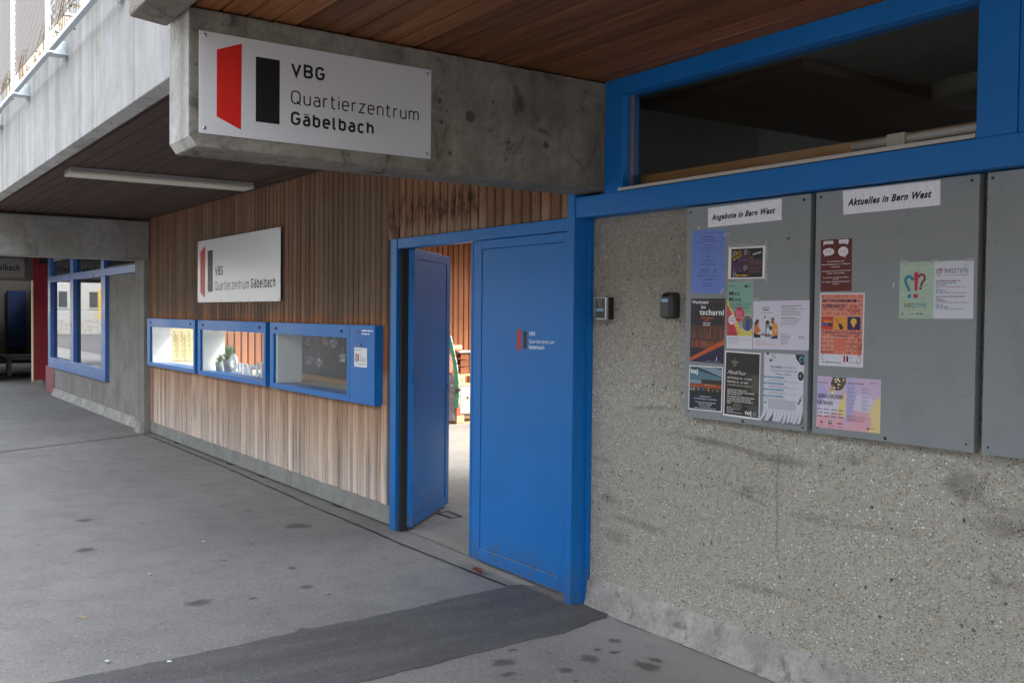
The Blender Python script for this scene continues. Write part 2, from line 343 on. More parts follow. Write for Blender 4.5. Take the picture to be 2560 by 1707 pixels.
def m_glass(name='window_glass', tint=(0.9, 0.93, 0.92), spec=0.5, dirt=0.02, k=1.0):
    n = N(name, 0.02, spec); t = n.t
    tr = n.new('ShaderNodeBsdfTransparent'); tr.inputs[0].default_value = (*tint, 1)
    gl = n.new('ShaderNodeBsdfGlossy'); gl.inputs['Roughness'].default_value = 0.008; gl.inputs[0].default_value = (0.95, 0.97, 1, 1)
    fr = n.new('ShaderNodeFresnel'); bf = n.new('ShaderNodeNewGeometry').outputs['Backfacing']; n.setin(fr.inputs['IOR'], n.math('MULTIPLY_ADD', bf, 1/spec-spec, spec))
    lw = n.math('MINIMUM', n.math('MULTIPLY', fr.outputs[0], k), 1.0)
    mx = n.new('ShaderNodeMixShader'); t.links.new(lw, mx.inputs[0]); t.links.new(tr.outputs[0], mx.inputs[1]); t.links.new(gl.outputs[0], mx.inputs[2])
    df = n.new('ShaderNodeBsdfDiffuse'); df.inputs[0].default_value = (0.6, 0.6, 0.58, 1)
    m2 = n.new('ShaderNodeMixShader'); n.setin(m2.inputs[0], n.step(n.noise(3.0, 5, 0.7), 0.4, 0.8, 0, dirt)); t.links.new(mx.outputs[0], m2.inputs[1]); t.links.new(df.outputs[0], m2.inputs[2])
    t.links.new(m2.outputs[0], t.nodes['Material Output'].inputs[0]); return n.mat

M = dict(
    blue=m_blue(), blue2=m_blue('blue_paint_window', (0.05, 0.15, 0.42), 0.30),
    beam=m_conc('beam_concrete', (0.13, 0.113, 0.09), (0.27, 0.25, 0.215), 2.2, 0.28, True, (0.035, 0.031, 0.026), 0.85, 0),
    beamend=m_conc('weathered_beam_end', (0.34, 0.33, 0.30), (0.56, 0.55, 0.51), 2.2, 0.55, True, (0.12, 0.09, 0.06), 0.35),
    parapet=m_conc('parapet_concrete', (0.45, 0.45, 0.435), (0.60, 0.60, 0.585), 0.7, 0.62, False, (0.3, 0.3, 0.29), 0.2),
    oldconc=m_conc('old_wall_concrete', (0.20, 0.19, 0.17), (0.30, 0.29, 0.265), 1.4, 0.25, True, (0.11, 0.105, 0.095), 0.45),
    backbeam=m_conc('back_beam_concrete', (0.24, 0.235, 0.22), (0.36, 0.355, 0.335), 1.2, 0.22, True, (0.10, 0.10, 0.095), 0.5, 0.115),
    plinth=m_conc('plinth_concrete', (0.225, 0.225, 0.205), (0.31, 0.31, 0.285), 2.0, 0.2, False, (0.12, 0.12, 0.11), 0.3),
    kerb=m_conc('kerb_mortar', (0.26, 0.25, 0.23), (0.47, 0.455, 0.42), 4.0, 0.0, True, (0.11, 0.105, 0.098), 0.7),
    floor_in=m_conc('courtyard_concrete', (0.24, 0.225, 0.20), (0.30, 0.285, 0.255), 1.0, 0.0, False, (0.25, 0.22, 0.19), 0.4),
    agg=m_aggregate(), pave=m_pavement(), asphalt=m_asphalt(), board=m_wallboard(),
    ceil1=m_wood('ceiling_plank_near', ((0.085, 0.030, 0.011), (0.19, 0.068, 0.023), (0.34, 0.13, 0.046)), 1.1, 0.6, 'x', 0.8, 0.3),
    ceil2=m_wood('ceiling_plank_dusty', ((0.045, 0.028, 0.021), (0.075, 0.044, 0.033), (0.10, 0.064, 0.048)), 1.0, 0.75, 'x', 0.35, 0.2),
    innerw=m_wood('inner_larch', ((0.24, 0.085, 0.035), (0.36, 0.14, 0.062), (0.44, 0.19, 0.09)), 0.9, 0.6, 'z', 0.30, 0.3),
    pine=m_wood('raw_pine', ((0.50, 0.34, 0.17), (0.66, 0.48, 0.27), (0.74, 0.58, 0.36)), 0.8, 0.6, 'y', 0.2, 0.3),
    frame_w=m_wood('oiled_frame_wood', ((0.33, 0.15, 0.05), (0.50, 0.25, 0.09), (0.60, 0.33, 0.13)), 0.8, 0.5, 'x', 0.1, 0.1),
    crate=m_wood('brown_crate_wood', ((0.16, 0.055, 0.022), (0.24, 0.085, 0.035), (0.3, 0.11, 0.05)), 0.8, 0.6, 'y', 0.2, 0.1),
    greyw=m_wood('grey_box_wood', ((0.36, 0.34, 0.30), (0.50, 0.48, 0.43), (0.58, 0.56, 0.50)), 0.8, 0.7, 'y', 0.15, 0.4),
    darkpost=m_wood('dark_weathered_post', ((0.045, 0.042, 0.042), (0.085, 0.08, 0.08), (0.14, 0.13, 0.125)), 1, 0.8, 'z', 0.1, 0.1),
    alu=None, white=flat((0.80, 0.82, 0.83), 0.35, name='white_sheet'), galv=flat((0.50, 0.56, 0.60), 0.45, 0.5, 0.6, 'galvanised_steel'),
    steel=flat((0.55, 0.55, 0.54), 0.28, 0.5, 1.0, 'stainless_steel'), black=flat((0.012, 0.012, 0.012), 0.45, name='black_plastic'),
    paper=flat((0.82, 0.82, 0.84), 0.6, name='paper'), red=flat((0.20, 0.008, 0.022), 0.45, name='dark_red_paint'),
    cream=flat((0.75, 0.66, 0.42), 0.5, name='cream_trim'), rubber=flat((0.03, 0.03, 0.03), 0.8, name='sealant'),
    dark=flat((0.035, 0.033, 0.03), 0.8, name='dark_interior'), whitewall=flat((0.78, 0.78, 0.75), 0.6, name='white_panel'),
    facade=flat((0.42, 0.415, 0.40), 0.8, name='facade_render'), greyfac=flat((0.13, 0.125, 0.115), 0.8, name='grey_facade'), beige=flat((0.22, 0.195, 0.17), 0.85, name='beige_facade'),
    yellow=flat((0.75, 0.48, 0.05), 0.6, name='yellow_awning'), wglass=flat((0.06, 0.07, 0.08), 0.08, 0.9, name='far_window_glass'),
    terra=flat((0.60, 0.26, 0.17), 0.7, name='terracotta'), leaf=flat((0.07, 0.13, 0.035), 0.6, name='leaf_green'), deadleaf=flat((0.14, 0.085, 0.03), 0.7, name='dry_leaf'),
    glass=m_glass('case_glass', (0.95, 0.97, 0.96), 1.25, 0.012, 0.55), glass2=m_glass('transom_glass', (0.88, 0.90, 0.90), 1.30, 0.006, 0.9), mirror=m_glass('reflective_glass', (0.25, 0.27, 0.28), 1.75, 0.02, 1.1),
)
def m_alu():
    n = N('brushed_sign_face', 0.36, 0.5, 0.45); a = n.noise(1.0, 3, 0.5, n.vec(scale=(300, 300, 300)))
    n.color(n.mix(n.step(a, 0.3, 0.7, 0, 0.2), (0.80, 0.82, 0.86), (0.72, 0.74, 0.78))); return n.mat
M['alu'] = m_alu()
def m_boardpaint():
    n = N('grey_board_paint', 0.42, 0.45); a = n.noise(1.5, 4); sc = n.noise(1.0, 3, 0.6, n.vec(scale=(3, 3, 14)), 1.5)
    c = n.mix(a, (0.22, 0.245, 0.26), (0.255, 0.28, 0.295))
    d, cc = n.voro(17); m = n.math('MULTIPLY', n.step(n.math('ADD', d, n.math('MULTIPLY', n.noise(60, 3), 0.25)), 0.23, 0.17), n.step(n.sep(cc)[0], 0.83, 0.84))
    c = n.mix(n.math('MULTIPLY', m, 0.5), c, (0.10, 0.11, 0.115))
    d, cc = n.voro(11, n.vec(loc=(4, 2, 1))); m = n.math('MULTIPLY', n.step(d, 0.055, 0.04), n.step(n.sep(cc)[1], 0.72, 0.73))
    c = n.mix(n.math('MULTIPLY', m, 0.7), c, (0.5, 0.52, 0.52))
    l1 = n.noise(1.0, 3, 0.5, n.vec(scale=(8, 8, 60)), 2.0); c = n.mix(n.math('MULTIPLY', n.math('MULTIPLY', n.step(l1, 0.66, 0.69), n.step(n.noise(3.1, 2), 0.54, 0.60)), 0.55), c, (0.10, 0.11, 0.115))
    c = n.mix(n.math('MULTIPLY', n.step(n.noise(5, 5, 0.75), 0.50, 0.68), 0.30), c, (0.155, 0.175, 0.185))
    n.color(c).rough(n.step(sc, 0.4, 0.7, 0.36, 0.5)); return n.mat
M['boardpaint'] = m_boardpaint()

def zg(x):   # the pavement falls a little towards the near corner
    if x <= -6.6: return 0.0
    if x >= -4.3: return -0.03
    return -0.03*(x+6.6)/2.3

# ------------------------------------------------------------------ ground
g = G(); xs = [-400, -60, -22, -13.4, -6.6, -4.3, 2, 40, 400]; ys = [-400, -40, -6, 0, 3.5, 5, 12, 40, 400]
for i in range(len(xs)-1):
    for j in range(len(ys)-1):
        a, b, c, d = xs[i], xs[i+1], ys[j], ys[j+1]
        g.face([(a, c, zg(a)), (b, c, zg(b)), (b, d, zg(b)), (a, d, zg(a))])
struct('pavement', g, M['pave'])
g = G(); g.face([(-150, -150, zg(-150)+.012), (90, -150, zg(-150)+.012), (90, -1.2, zg(-150)+.012), (-150, -1.2, zg(-150)+.012)]); struct('street', g, M['asphalt'])
g = G(); xs = [-13.42, -6.6, -4.43]
for a, b in zip(xs, xs[1:]): g.face([(a, 3.53, zg(a)+.004), (b, 3.53, zg(b)+.004), (b, 14, zg(b)+.004), (a, 14, zg(a)+.004)])
struct('courtyard_floor', g, M['floor_in'])
strip = [(-4.60, 0.3), (-4.68, 0.757), (-4.674, 1.052), (-4.69, 1.429), (-4.71, 1.696), (-4.75, 2.033), (-4.745, 2.226), (-4.765, 2.655), (-4.82, 2.953), (-4.825, 3.177), (-4.85, 3.366),
         (-4.838, 3.44), (-4.75, 3.50), (-4.55, 3.53), (-4.42, 3.60), (-4.345, 3.61), (-4.22, 3.61), (-4.135, 3.559), (-4.077, 3.465), (-4.044, 3.317), (-3.989, 3.111), (-4.004, 2.893), (-3.98, 2.5), (-3.948, 1.92), (-3.90, 0.3)]
ps = []
for (a, b), (c, d) in zip(strip, strip[1:]+strip[:1]):
    k = max(1, int(math.hypot(c-a, d-b)/0.05))
    for i in range(k):
        t = i/k; ps.append((a+(c-a)*t+random.uniform(-.007, .007), b+(d-b)*t+random.uniform(-.007, .007)))
g = G(); g.face([(x, y, zg(x)+.006) for x, y in ps][::-1])
n = len(ps)
for i in range(n):
    (a, b), (c, d) = ps[i], ps[(i+1) % n]; g.face([(a, b, zg(a)+.006), (c, d, zg(c)+.006), (c, d, zg(c)-.01), (a, b, zg(a)-.01)])
o = struct('asphalt_strip', g, M['asphalt'])
# joint seals in the pavement
def ribbon(pts, w0, z=0.003, jag=0.004):
    g = G(); L = []; Rr = []
    for i, p in enumerate(pts):
        a = Vector(pts[max(0, i-1)]); b = Vector(pts[min(len(pts)-1, i+1)]); t = (b-a).normalized(); nn = Vector((-t.y, t.x))
        L.append(Vector(p)+nn*(w0/2+random.uniform(-jag, jag))); Rr.append(Vector(p)-nn*(w0/2+random.uniform(-jag, jag)))
    for i in range(len(pts)-1): g.face([(*L[i], zg(L[i].x)+z), (*Rr[i], zg(Rr[i].x)+z), (*Rr[i+1], zg(Rr[i+1].x)+z), (*L[i+1], zg(L[i+1].x)+z)][::-1])
    return g
def dense(pts, st=0.08):
    o = []
    for (a, b), (c, d) in zip(pts, pts[1:]):
        k = max(1, int(math.hypot(c-a, d-b)/st)); o += [(a+(c-a)*i/k, b+(d-b)*i/k) for i in range(k)]
    return o+[pts[-1]]
struct('pavement_joint', ribbon(dense([(-13.4, 3.37), (-12.152, 3.375), (-9.982, 3.36), (-8.155, 3.316), (-7.663, 3.295), (-6.095, 3.295), (-5.167, 3.335), (-4.86, 3.35)]), 0.022), M['rubber'])
struct('pavement_joint', ribbon(dense([(-13.3, 3.33), (-12.46, 1.563), (-12.0, -1.0)]), 0.03), M['rubber'])
# drip stains
def stain_poly(x, y, rx, ry, z=0.0035, n=22):
    ph = [random.uniform(0, 6.28) for _ in range(4)]
    return [(x+rx*math.cos(t)*(1+.16*math.sin(2*t+ph[0])+.10*math.sin(5*t+ph[1])), y+ry*math.sin(t)*(1+.14*math.sin(3*t+ph[2])+.08*math.sin(6*t+ph[3])), zg(x)+z) for t in [2*math.pi*i/n for i in range(n)]]
mst = N('dried_spill', 0.8, 0.3); mst.color((0.10, 0.094, 0.086))
at = mst.new('ShaderNodeAttribute'); at.attribute_name = 'wet'; tr = mst.new('ShaderNodeBsdfTransparent'); mx = mst.new('ShaderNodeMixShader')
fa = mst.math('ADD', at.outputs['Fac'], mst.math('MULTIPLY', mst.math('SUBTRACT', mst.noise(45, 4, 0.7), 0.5), 1.1))
mst.setin(mx.inputs[0], mst.step(fa, 0.10, 0.85, 0, 0.42)); mst.t.links.new(tr.outputs[0], mx.inputs[1]); mst.t.links.new(mst.b.outputs[0], mx.inputs[2]); mst.t.links.new(mx.outputs[0], mst.t.nodes['Material Output'].inputs[0]); mst = mst.mat
for x, y, a, b in [(-5.491, 1.685, .06, .09), (-5.41, 1.969, .025, .03), (-4.757, 1.997, .03, .035), (-5.468, 2.316, .04, .05), (-7.067, 1.399, .07, .07), (-8.071, 1.59, .06, .07), (-7.019, 2.899, .10, .10),
                   (-3.809, 2.615, .05, .07), (-3.667, 2.542, .03, .045), (-3.926, 2.747, .02, .03), (-3.757, 3.256, .035, .04), (-3.627, 3.145, .025, .035), (-3.625, 2.987, .06, .05), (-3.394, 3.146, .075, .055),
                   (-3.563, 2.795, .035, .04), (-3.437, 2.753, .012, .015), (-3.701, 3.1, .02, .03), (-5.9, 2.4, .03, .03), (-6.3, 2.1, .025, .03), (-3.43, 3.24, .05, .03)]:
    pp = stain_poly(x, y, a*1.35, b*1.35, .0016); me = bpy.data.meshes.new('pavement_stain'); me.from_pydata(pp+[(x, y, zg(x)+.0016)], [], [(i, (i+1) % 22, 22) for i in range(22)])
    at_ = me.attributes.new('wet', 'FLOAT', 'POINT'); at_.data.foreach_set('value', [0.0]*22+[1.25]); me.update()
    link('pavement_stain', me, mst)['kind'] = 'structure'
# inspection frame mark inside the doorway
g = G()
q = [(-6.871, 4.141), (-6.636, 4.127), (-6.626, 4.03), (-6.845, 4.03)]
for i in range(4): g2 = ribbon([q[i], q[(i+1) % 4]], 0.022, .008, 0); g.v, g.f, g.m = g.v+g2.v, g.f+[tuple(k+len(g.v) for k in f) for f in g2.f], g.m+g2.m
struct('floor_socket_mark', g, M['rubber'])
# litter
for x, y, c, lab, nm, cat in [(-4.647, 1.287, (0.7, 0.74, 0.76), 'whitish flattened chewing gum spot at the edge of the dark asphalt strip', 'chewing_gum', 'gum'),
                     (-4.803, 1.047, (0.6, 0.6, 0.56), 'pale chewing gum spot, nearest the lower picture edge beside the asphalt', 'chewing_gum', 'gum'),
                     (-6.197, 1.596, (0.55, 0.53, 0.48), 'small pale litter scrap alone in the middle of the open pavement', 'litter_scrap', 'litter'),
                     (-5.264, 2.359, (0.5, 0.38, 0.2), 'small tan litter scrap on the pavement between stains, near the asphalt', 'litter_scrap', 'litter'),
                     (-6.858, 2.135, (0.6, 0.6, 0.57), 'tiny pale scrap on the pavement in front of the wooden wall', 'litter_scrap', 'litter')]:
    g = G(); p = stain_poly(x, y, .014, .011, .009, 10); g.prism(p, (0, 0, .002)); solo(nm, g, flat(c, 0.6), lab, cat, loc=(x, y, zg(x)))
g = G(); g.prism([(-5.55, 1.06, .002), (-5.50, 1.10, .002), (-5.495, 1.094, .002), (-5.545, 1.054, .002)], (0, 0, .004)); solo('litter_scrap', g, flat((0.45, 0.30, 0.15), 0.7), 'thin brown matchstick-like scrap lying on the pavement foreground', 'litter')
g = G()
for i in range(3):
    a = i*0.5-0.4; g.face([(-5.13+.0*i, 3.345, .012+zg(-5.1)), (-5.16+.03*math.cos(a+2), 3.345+.05*math.sin(a-1), .03), (-5.24+.03*i, 3.36-.03*i, .008), (-5.17, 3.37-.01*i, .022)])
solo('dry_leaf', g, flat((0.25, 0.06, 0.035), 0.6), 'dry reddish leaf lying on the pavement joint before the closed door', 'leaf')

# ------------------------------------------------------------------ wooden wall
WALL = thing('wooden_wall', (-10, 3.46, 0), 'long weathered vertical-board wall holding the three blue display cases', 'wall')
BW = 0.0985
def board_mesh(z0, z1, dv, w=BW, th=0.024, ax='x'):
    prof = [(0.0065, 0.0205), (0.0068, 0.012), (0.012, 0.003), (0.020, 0.0004), (w/2, 0.0), (w-0.020, 0.0004), (w-0.012, 0.003), (w-0.0068, 0.012), (w-0.0065, 0.0205)] if ax == 'x' else [(0.003, 0.020), (0.003, 0.012), (0.009, 0.003), (0.018, 0.0), (w/2-0.014, 0.001), (w/2-.005, 0.004), (w/2, 0.010), (w/2+.005, 0.004), (w/2+0.014, 0.001), (w-0.018, 0.0), (w-0.009, 0.003), (w-0.003, 0.012), (w-0.003, 0.020)]
    n = len(prof); vs = [(x, y, z0) for x, y in prof]+[(x, y, z1) for x, y in prof]
    fs = [(i, i+1, i+1+n, i+n) for i in range(n-1)]+[tuple(range(n-1, -1, -1)), tuple(range(n, 2*n))]
    me = bpy.data.meshes.new('board'); me.from_pydata(vs, [], fs); me.update(); return me
def rows(x0, x1, z0, z1, parent, mat, y=3.46, nv=4):
    mes = [board_mesh(z0+random.uniform(0, .003), z1, i, ax='x' if z0 > 1 else 'low') for i in range(nv)]
    for me in mes: me.materials.append(mat)
    k = int(round((x1-x0)/BW)); wd = (x1-x0)/k
    po = world_off(parent)
    for i in range(k):
        ob = bpy.data.objects.new('board', mes[i % nv]); COL.objects.link(ob); ob.parent = parent
        ob.location = (x0+i*wd-po.x, y-po.y+random.uniform(-.0015, .0015), -po.z); ob.scale.x = wd/BW
rows(-13.42, -6.66, 0.164, 0.925, WALL, M['board'])
rows(-13.42, -6.66, 1.525, 2.86, WALL, M['board'])
rows(-6.66, -4.412, 2.1765, 2.86, WALL, M['board'], y=3.457)
for (a, b) in [(-13.42, -13.27), (-11.22, -11.11), (-9.02, -8.89), (-6.76, -6.66)]:
    g = G(); g.box(a, b, 3.466, 3.49, .925, 1.525); part('corner_board', g, M['board'], WALL)
g = G(); g.box(-13.42, -6.66, 3.481, 3.50, 0.03, 0.925); g.box(-13.42, -6.66, 3.481, 3.50, 1.525, 2.9); g.box(-6.565, -4.388, 3.4785, 3.52, 2.1765, 2.9); part('backing', g, M['dark'], WALL)
g = G(); g.box(-13.40, -6.565, 3.468, 3.56, 0.018, 0.162); part('concrete_plinth', g, M['plinth'], WALL, .004)
g = G(); g.box(-13.38, -6.60, 3.50, 3.54, -.01, 0.018); part('plinth_gap', g, M['rubber'], WALL)
for x in (-12.3, -10.35, -9.4, -7.63): g = G(); g.box(x, x+.12, 3.462, 3.53, -.002, .017); part('drain_slot', g, M['rubber'], WALL)
g = G(); g.box(-6.657, -6.566, 3.472, 3.56, 0.163, 2.190); part('corner_post', g, M['darkpost'], WALL, .004)

# ------------------------------------------------------------------ double door
DOOR = thing('double_door', (-5.45, 3.46, 0), 'blue steel double door, one leaf shut and one swung open inwards', 'door')
g = G(); g.box(-6.562, -6.470, 3.44, 3.53, -.004, 2.174); part('door_frame', g, M['blue'], DOOR, .003)
g = G(); g.box(-6.50, -6.4703, 3.5302, 3.60, 0, 2.12); part('frame_rebate', g, M['blue'], DOOR, .002)
g = G(); g.box(-6.4695, -4.412, 3.445, 3.53, 2.100, 2.174); part('head_rail', g, M['blue'], DOOR, .003)
g = G(); g.box(-4.410, -4.345, 3.432, 3.536, -.032, 2.340); part('corner_post', g, M['blue'], DOOR, .004)
g = G(); g.box(-4.3447, -4.325, 3.529, 3.575, -.02, 2.162); part('post_flange', g, M['blue'], DOOR, .001)
for z in (0.12, 0.45, 0.98, 1.6): g = G(); g.cyl((-6.4702, 3.50, z), (-6.4670, 3.50, z), .008, n=10); part('frame_plug', g, M['rubber'], DOOR)
def leaf_geo(w, z0, z1, l, r, zi0, zi1, th=0.045, rec=0.005):
    """front face towards local -Y, hinge at x=0"""
    g = G(); f = 0.0; b = th
    g.box(0, l, f, b, z0, z1); g.box(w-r, w, f, b, z0, z1); g.box(l, w-r, f, b, z0, zi0); g.box(l, w-r, f, b, zi1, z1)
    p = G(); p.box(l+.003, w-r-.003, f+rec, b-rec, zi0+.003, zi1-.003); return g, p
LX = -4.412
lf = bpy.data.objects.new('door_leaf', None)
def leaf(loc, rot, w, z0, z1, l, r, zi0, zi1, label):
    g, p = leaf_geo(w, z0, z1, l, r, zi0, zi1)
    me = mesh_of('door_leaf', g); o = link('door_leaf', me, M['blue'], DOOR, .0025); o.location = Vector(loc)-DOOR.location; o.rotation_euler = (0, 0, rot); o['label'] = label
    s = link('leaf_panel', mesh_of('leaf_panel', p), M['blue'], o)
    return o
shut = leaf((-5.447, 3.452, 0), 0, -4.413+5.447, 0.022, 2.096, 0.117, 0.052, 0.104, 2.04, 'closed blue leaf carrying the small logo')
openl = leaf((-6.400, 3.552, 0), math.atan2(.7324, -.6808), 0.965, 0.030, 2.094, 0.052, 0.10, 0.108, 2.03, 'open blue leaf with a steel lever handle')
g = G(); g.box(-6.4693, -6.437, 3.468, 3.5295, 0, 2.099); part('dark_jamb_strip', g, M['rubber'], DOOR)  # black strip put in to give the jamb face its deep shade
g = G(); g.box(-5.32, -4.49, 3.4508, 3.4522, .1015, .1055); part('pale_edge_line', g, flat((0.20, 0.24, 0.26), 0.6), DOOR)  # thin paler line along the bottom edge of the recessed panel
# overlap strip, hinges, handle
g = G(); g.box(-5.452, -5.430, 3.4495, 3.4515, .03, 2.09); part('cover_strip', g, M['blue'], DOOR)
g = G(); g.box(0.003, .963, -.020, -.0005, 2.050, 2.100); 
g = G(); g.box(.02, .86, .0455, .060, .04, 2.115); part('rebate_plate', g, M['blue'], openl, .002, local=True)
g = G(); g.cyl((.90, 0, 1.03), (.90, -.05, 1.03), .010); g.cyl((.90, -.05, 1.03), (.775, -.055, 1.035), .009); g.cyl((.90, 0, 1.03), (.90, -.008, 1.03), .024, n=16)
part('lever_handle', g, M['steel'], openl, local=True, smooth=False)
g = G(); g.cyl((.90, 0, .93), (.90, -.008, .93), .022, n=16); part('lock_rosette', g, M['steel'], openl, local=True)
for z in (0.25, 1.1, 1.9): g = G(); g.cyl((-6.415, 3.545, z), (-6.415, 3.545, z+.10), .011, n=10); part('hinge', g, M['blue'], DOOR)

# ------------------------------------------------------------------ exposed aggregate wall, kerb
AW = thing('aggregate_wall', (-3, 3.56, 0), 'grey exposed-aggregate wall behind the notice boards', 'wall')
g = G(); g.box(-4.3245, 11, 3.56, 3.72, 0.10, 2.30); part('wall_slab', g, M['agg'], AW)
g = G()
xs_ = [-4.324+i*0.12 for i in range(125)]
def kp(x, t):
    j = 0.004*math.sin(x*9)+0.003*math.sin(x*23+1)
    return [(x, 3.495+j*2, -.034), (x, 3.520+j, -.018), (x, 3.532+j, .03), (x, 3.538+j, .104), (x, 3.545, .115+j*.4), (x, 3.563, .136+j*.5)][t]
for a, b in zip(xs_, xs_[1:]):
    for t in range(5): g.face([kp(a, t), kp(b, t), kp(b, t+1), kp(a, t+1)])
part('mortar_kerb', g, M['kerb'], AW, smooth=True, fix=True)
struct('pavement_joint', ribbon(dense([(-4.02, 3.487), (-3.6, 3.494), (-3.0, 3.488), (-1.5, 3.49)]), 0.005, .005, .002), M['rubber'])

# ------------------------------------------------------------------ blue window band
WB = thing('transom_window', (-3, 3.46, 2.2), 'long blue framed window above the grey notice boards', 'window')
g = G(); g.box(-4.3435, 1.6, 3.4395, 3.558, 2.166, 2.280); part('bottom_rail', g, M['blue'], WB, .003)
g = G(); g.box(-4.104, -3.957, 3.444, 3.558, 2.2803, 2.790); part('window_jamb', g, M['blue'], WB, .003)
g = G(); g.box(-4.104, 1.6, 3.444, 3.558, 2.7903, 2.880); part('top_rail', g, M['blue'], WB, .003)
g = G(); g.box(-2.002, -1.850, 3.444, 3.558, 2.2803, 2.790); part('window_jamb', g, M['blue'], WB, .003)
g = G(); g.box(-1.847, -1.70, 3.444, 3.558, 2.2803, 2.790); part('window_jamb', g, M['blue'], WB, .003)
g = G(); g.box(-3.989, -2.004, 3.441, 3.50, 2.284, 2.300); part('sill_strip', g, flat((0.46, 0.45, 0.43), 0.5), WB, .001)
g = G(); g.box(-3.957, -2.002, 3.512, 3.518, 2.28, 2.79); part('window_pane', g, M['glass2'], WB)
g = G(); g.box(-1.70, 1.6, 3.512, 3.518, 2.28, 2.79); part('window_pane', g, M['glass2'], WB)
g = G(); g.box(-3.957, -3.945, 3.495, 3.511, 2.30, 2.79); part('glazing_bead', g, flat((0.20, 0.13, 0.12), 0.5), WB)
# inside the room behind it
RM = thing('room_interior', (-2, 6, 2.2), 'dim room seen through the blue transom window', 'room')
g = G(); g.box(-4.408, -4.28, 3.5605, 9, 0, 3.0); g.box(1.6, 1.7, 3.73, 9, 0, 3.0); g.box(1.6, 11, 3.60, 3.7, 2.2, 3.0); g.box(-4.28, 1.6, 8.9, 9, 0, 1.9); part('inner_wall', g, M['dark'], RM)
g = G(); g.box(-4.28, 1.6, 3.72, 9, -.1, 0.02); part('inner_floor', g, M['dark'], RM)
me = None
greys = flat((0.15, 0.145, 0.135), 0.6, name='grey_ceiling_slat')
sl = mesh_of('ceiling_slat', G().box(-4.27, 1.59, 0, .088, 0, .012)); sl.materials.append(greys)
for i in range(50):
    ob = bpy.data.objects.new('ceiling_slat', sl); COL.objects.link(ob); ob.parent = RM; ob.location = Vector((0, 3.74+i*.1, 2.872))-RM.location
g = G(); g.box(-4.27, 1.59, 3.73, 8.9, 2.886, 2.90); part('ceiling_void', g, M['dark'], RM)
g = G(); g.box(-4.27, -3.13, 3.87, 8.8, 2.82, 2.868); part('soffit_panel', g, flat((0.06, 0.032, 0.02), 0.5, name='dark_soffit_wood'), RM)  # thin dark brown soffit panel below the grey slats
g = G(); g.lathe((-2.85, 5.05, 2.78), [(0.0, 0), (.26, .0), (.30, .02), (.30, .09)], 32); part('ceiling_lamp', g, flat((0.17, 0.165, 0.15), 0.5), RM, smooth=True)
g = G(); g.box(-4.09, -1.2, 3.60, 3.63, 2.20, 2.376); part('wood_rail', g, M['frame_w'], RM, .003)
g = G(); g.cyl((-2.63, 3.585, 2.350), (-1.4, 3.585, 2.350), .017, n=14); part('blind_roll', g, flat((0.85, 0.80, 0.76), 0.22), RM, smooth=True)
g = G(); g.cyl((-2.63, 3.583, 2.318), (-1.4, 3.583, 2.318), .009, n=12); part('blind_rod', g, flat((0.85, 0.42, 0.10), 0.3), RM, smooth=True)
g = G(); g.box(-2.45, -2.367, 3.555, 3.60, 2.296, 2.372); part('blind_bracket', g, flat((0.72, 0.68, 0.55), 0.5), RM, .003)

# ------------------------------------------------------------------ concrete beams
CB = thing('concrete_beam', (-4.25, 2.35, 2.6), 'weathered concrete beam end carrying the large metal sign', 'beam')
g = G()
pr = [(1.215, 2.345), (1.245, 2.303), (1.7, 2.3015), (3.50, 2.3005), (3.50, 2.875), (1.215, 2.875)]
g.prism([(-4.395, y, z) for y, z in pr], (4.395-4.107, 0, 0)); 
me = mesh_of('beam_body', g, CB.location); fix_normals(me)
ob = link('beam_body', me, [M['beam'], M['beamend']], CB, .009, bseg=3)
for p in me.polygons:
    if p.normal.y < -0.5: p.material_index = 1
g = G(); g.box(-4.33, -4.17, 1.17, 1.30, 2.8755, 2.93); part('bearing_block', g, M['beamend'], CB, .006)
for (y, z, r) in [(2.585, 2.59, .028), (2.42, 2.545, .012), (3.05, 2.50, .018), (2.36+.05, 2.645, .014), (2.72, 2.68, .008), (2.47, 2.40, .010)]:
    g = G(); g.cyl((-4.107, y, z), (-4.1055, y, z), r, n=14); part('filled_anchor_hole', g, flat((0.07, 0.065, 0.06), 0.8), CB)

BB = thing('concrete_beam', (-13.5, 2.3, 2.5), 'far board-marked concrete beam crossing above the passage', 'beam')
g = G(); g.box(-13.80, -13.422, 1.20, 3.46, 2.29, 2.80); part('beam_body', g, M['backbeam'], BB, .012)
PW = thing('passage_wall', (-17, 3.5, 0), 'old concrete wall with the big blue mirrored window', 'wall')
g = G(); g.box(-13.88, -13.422, 3.385, 3.60, 0, 2.31); part('wall_pier', g, M['oldconc'], PW, .01)
g = G(); g.box(-20.5, -13.88, 3.50, 3.62, 0, 0.62); g.box(-16.0, -13.88, 3.50, 3.62, 0.62, 2.30); g.box(-20.5, -13.88, 3.50, 3.62, 2.55, 2.9); part('wall_slab', g, M['oldconc'], PW)
g = G(); g.prism([(-20.42, 3.43, -.01), (-20.42, 3.485, .13), (-20.42, 3.52, .14), (-20.42, 3.52, -.01)], (20.42-13.60, 0, 0)); part('mortar_kerb', g, M['kerb'], PW, .005, fix=True)
g = G(); g.box(-13.70, -13.422, 3.33, 3.40, -.01, 0.15); part('kerb_end', g, M['kerb'], PW, .02)
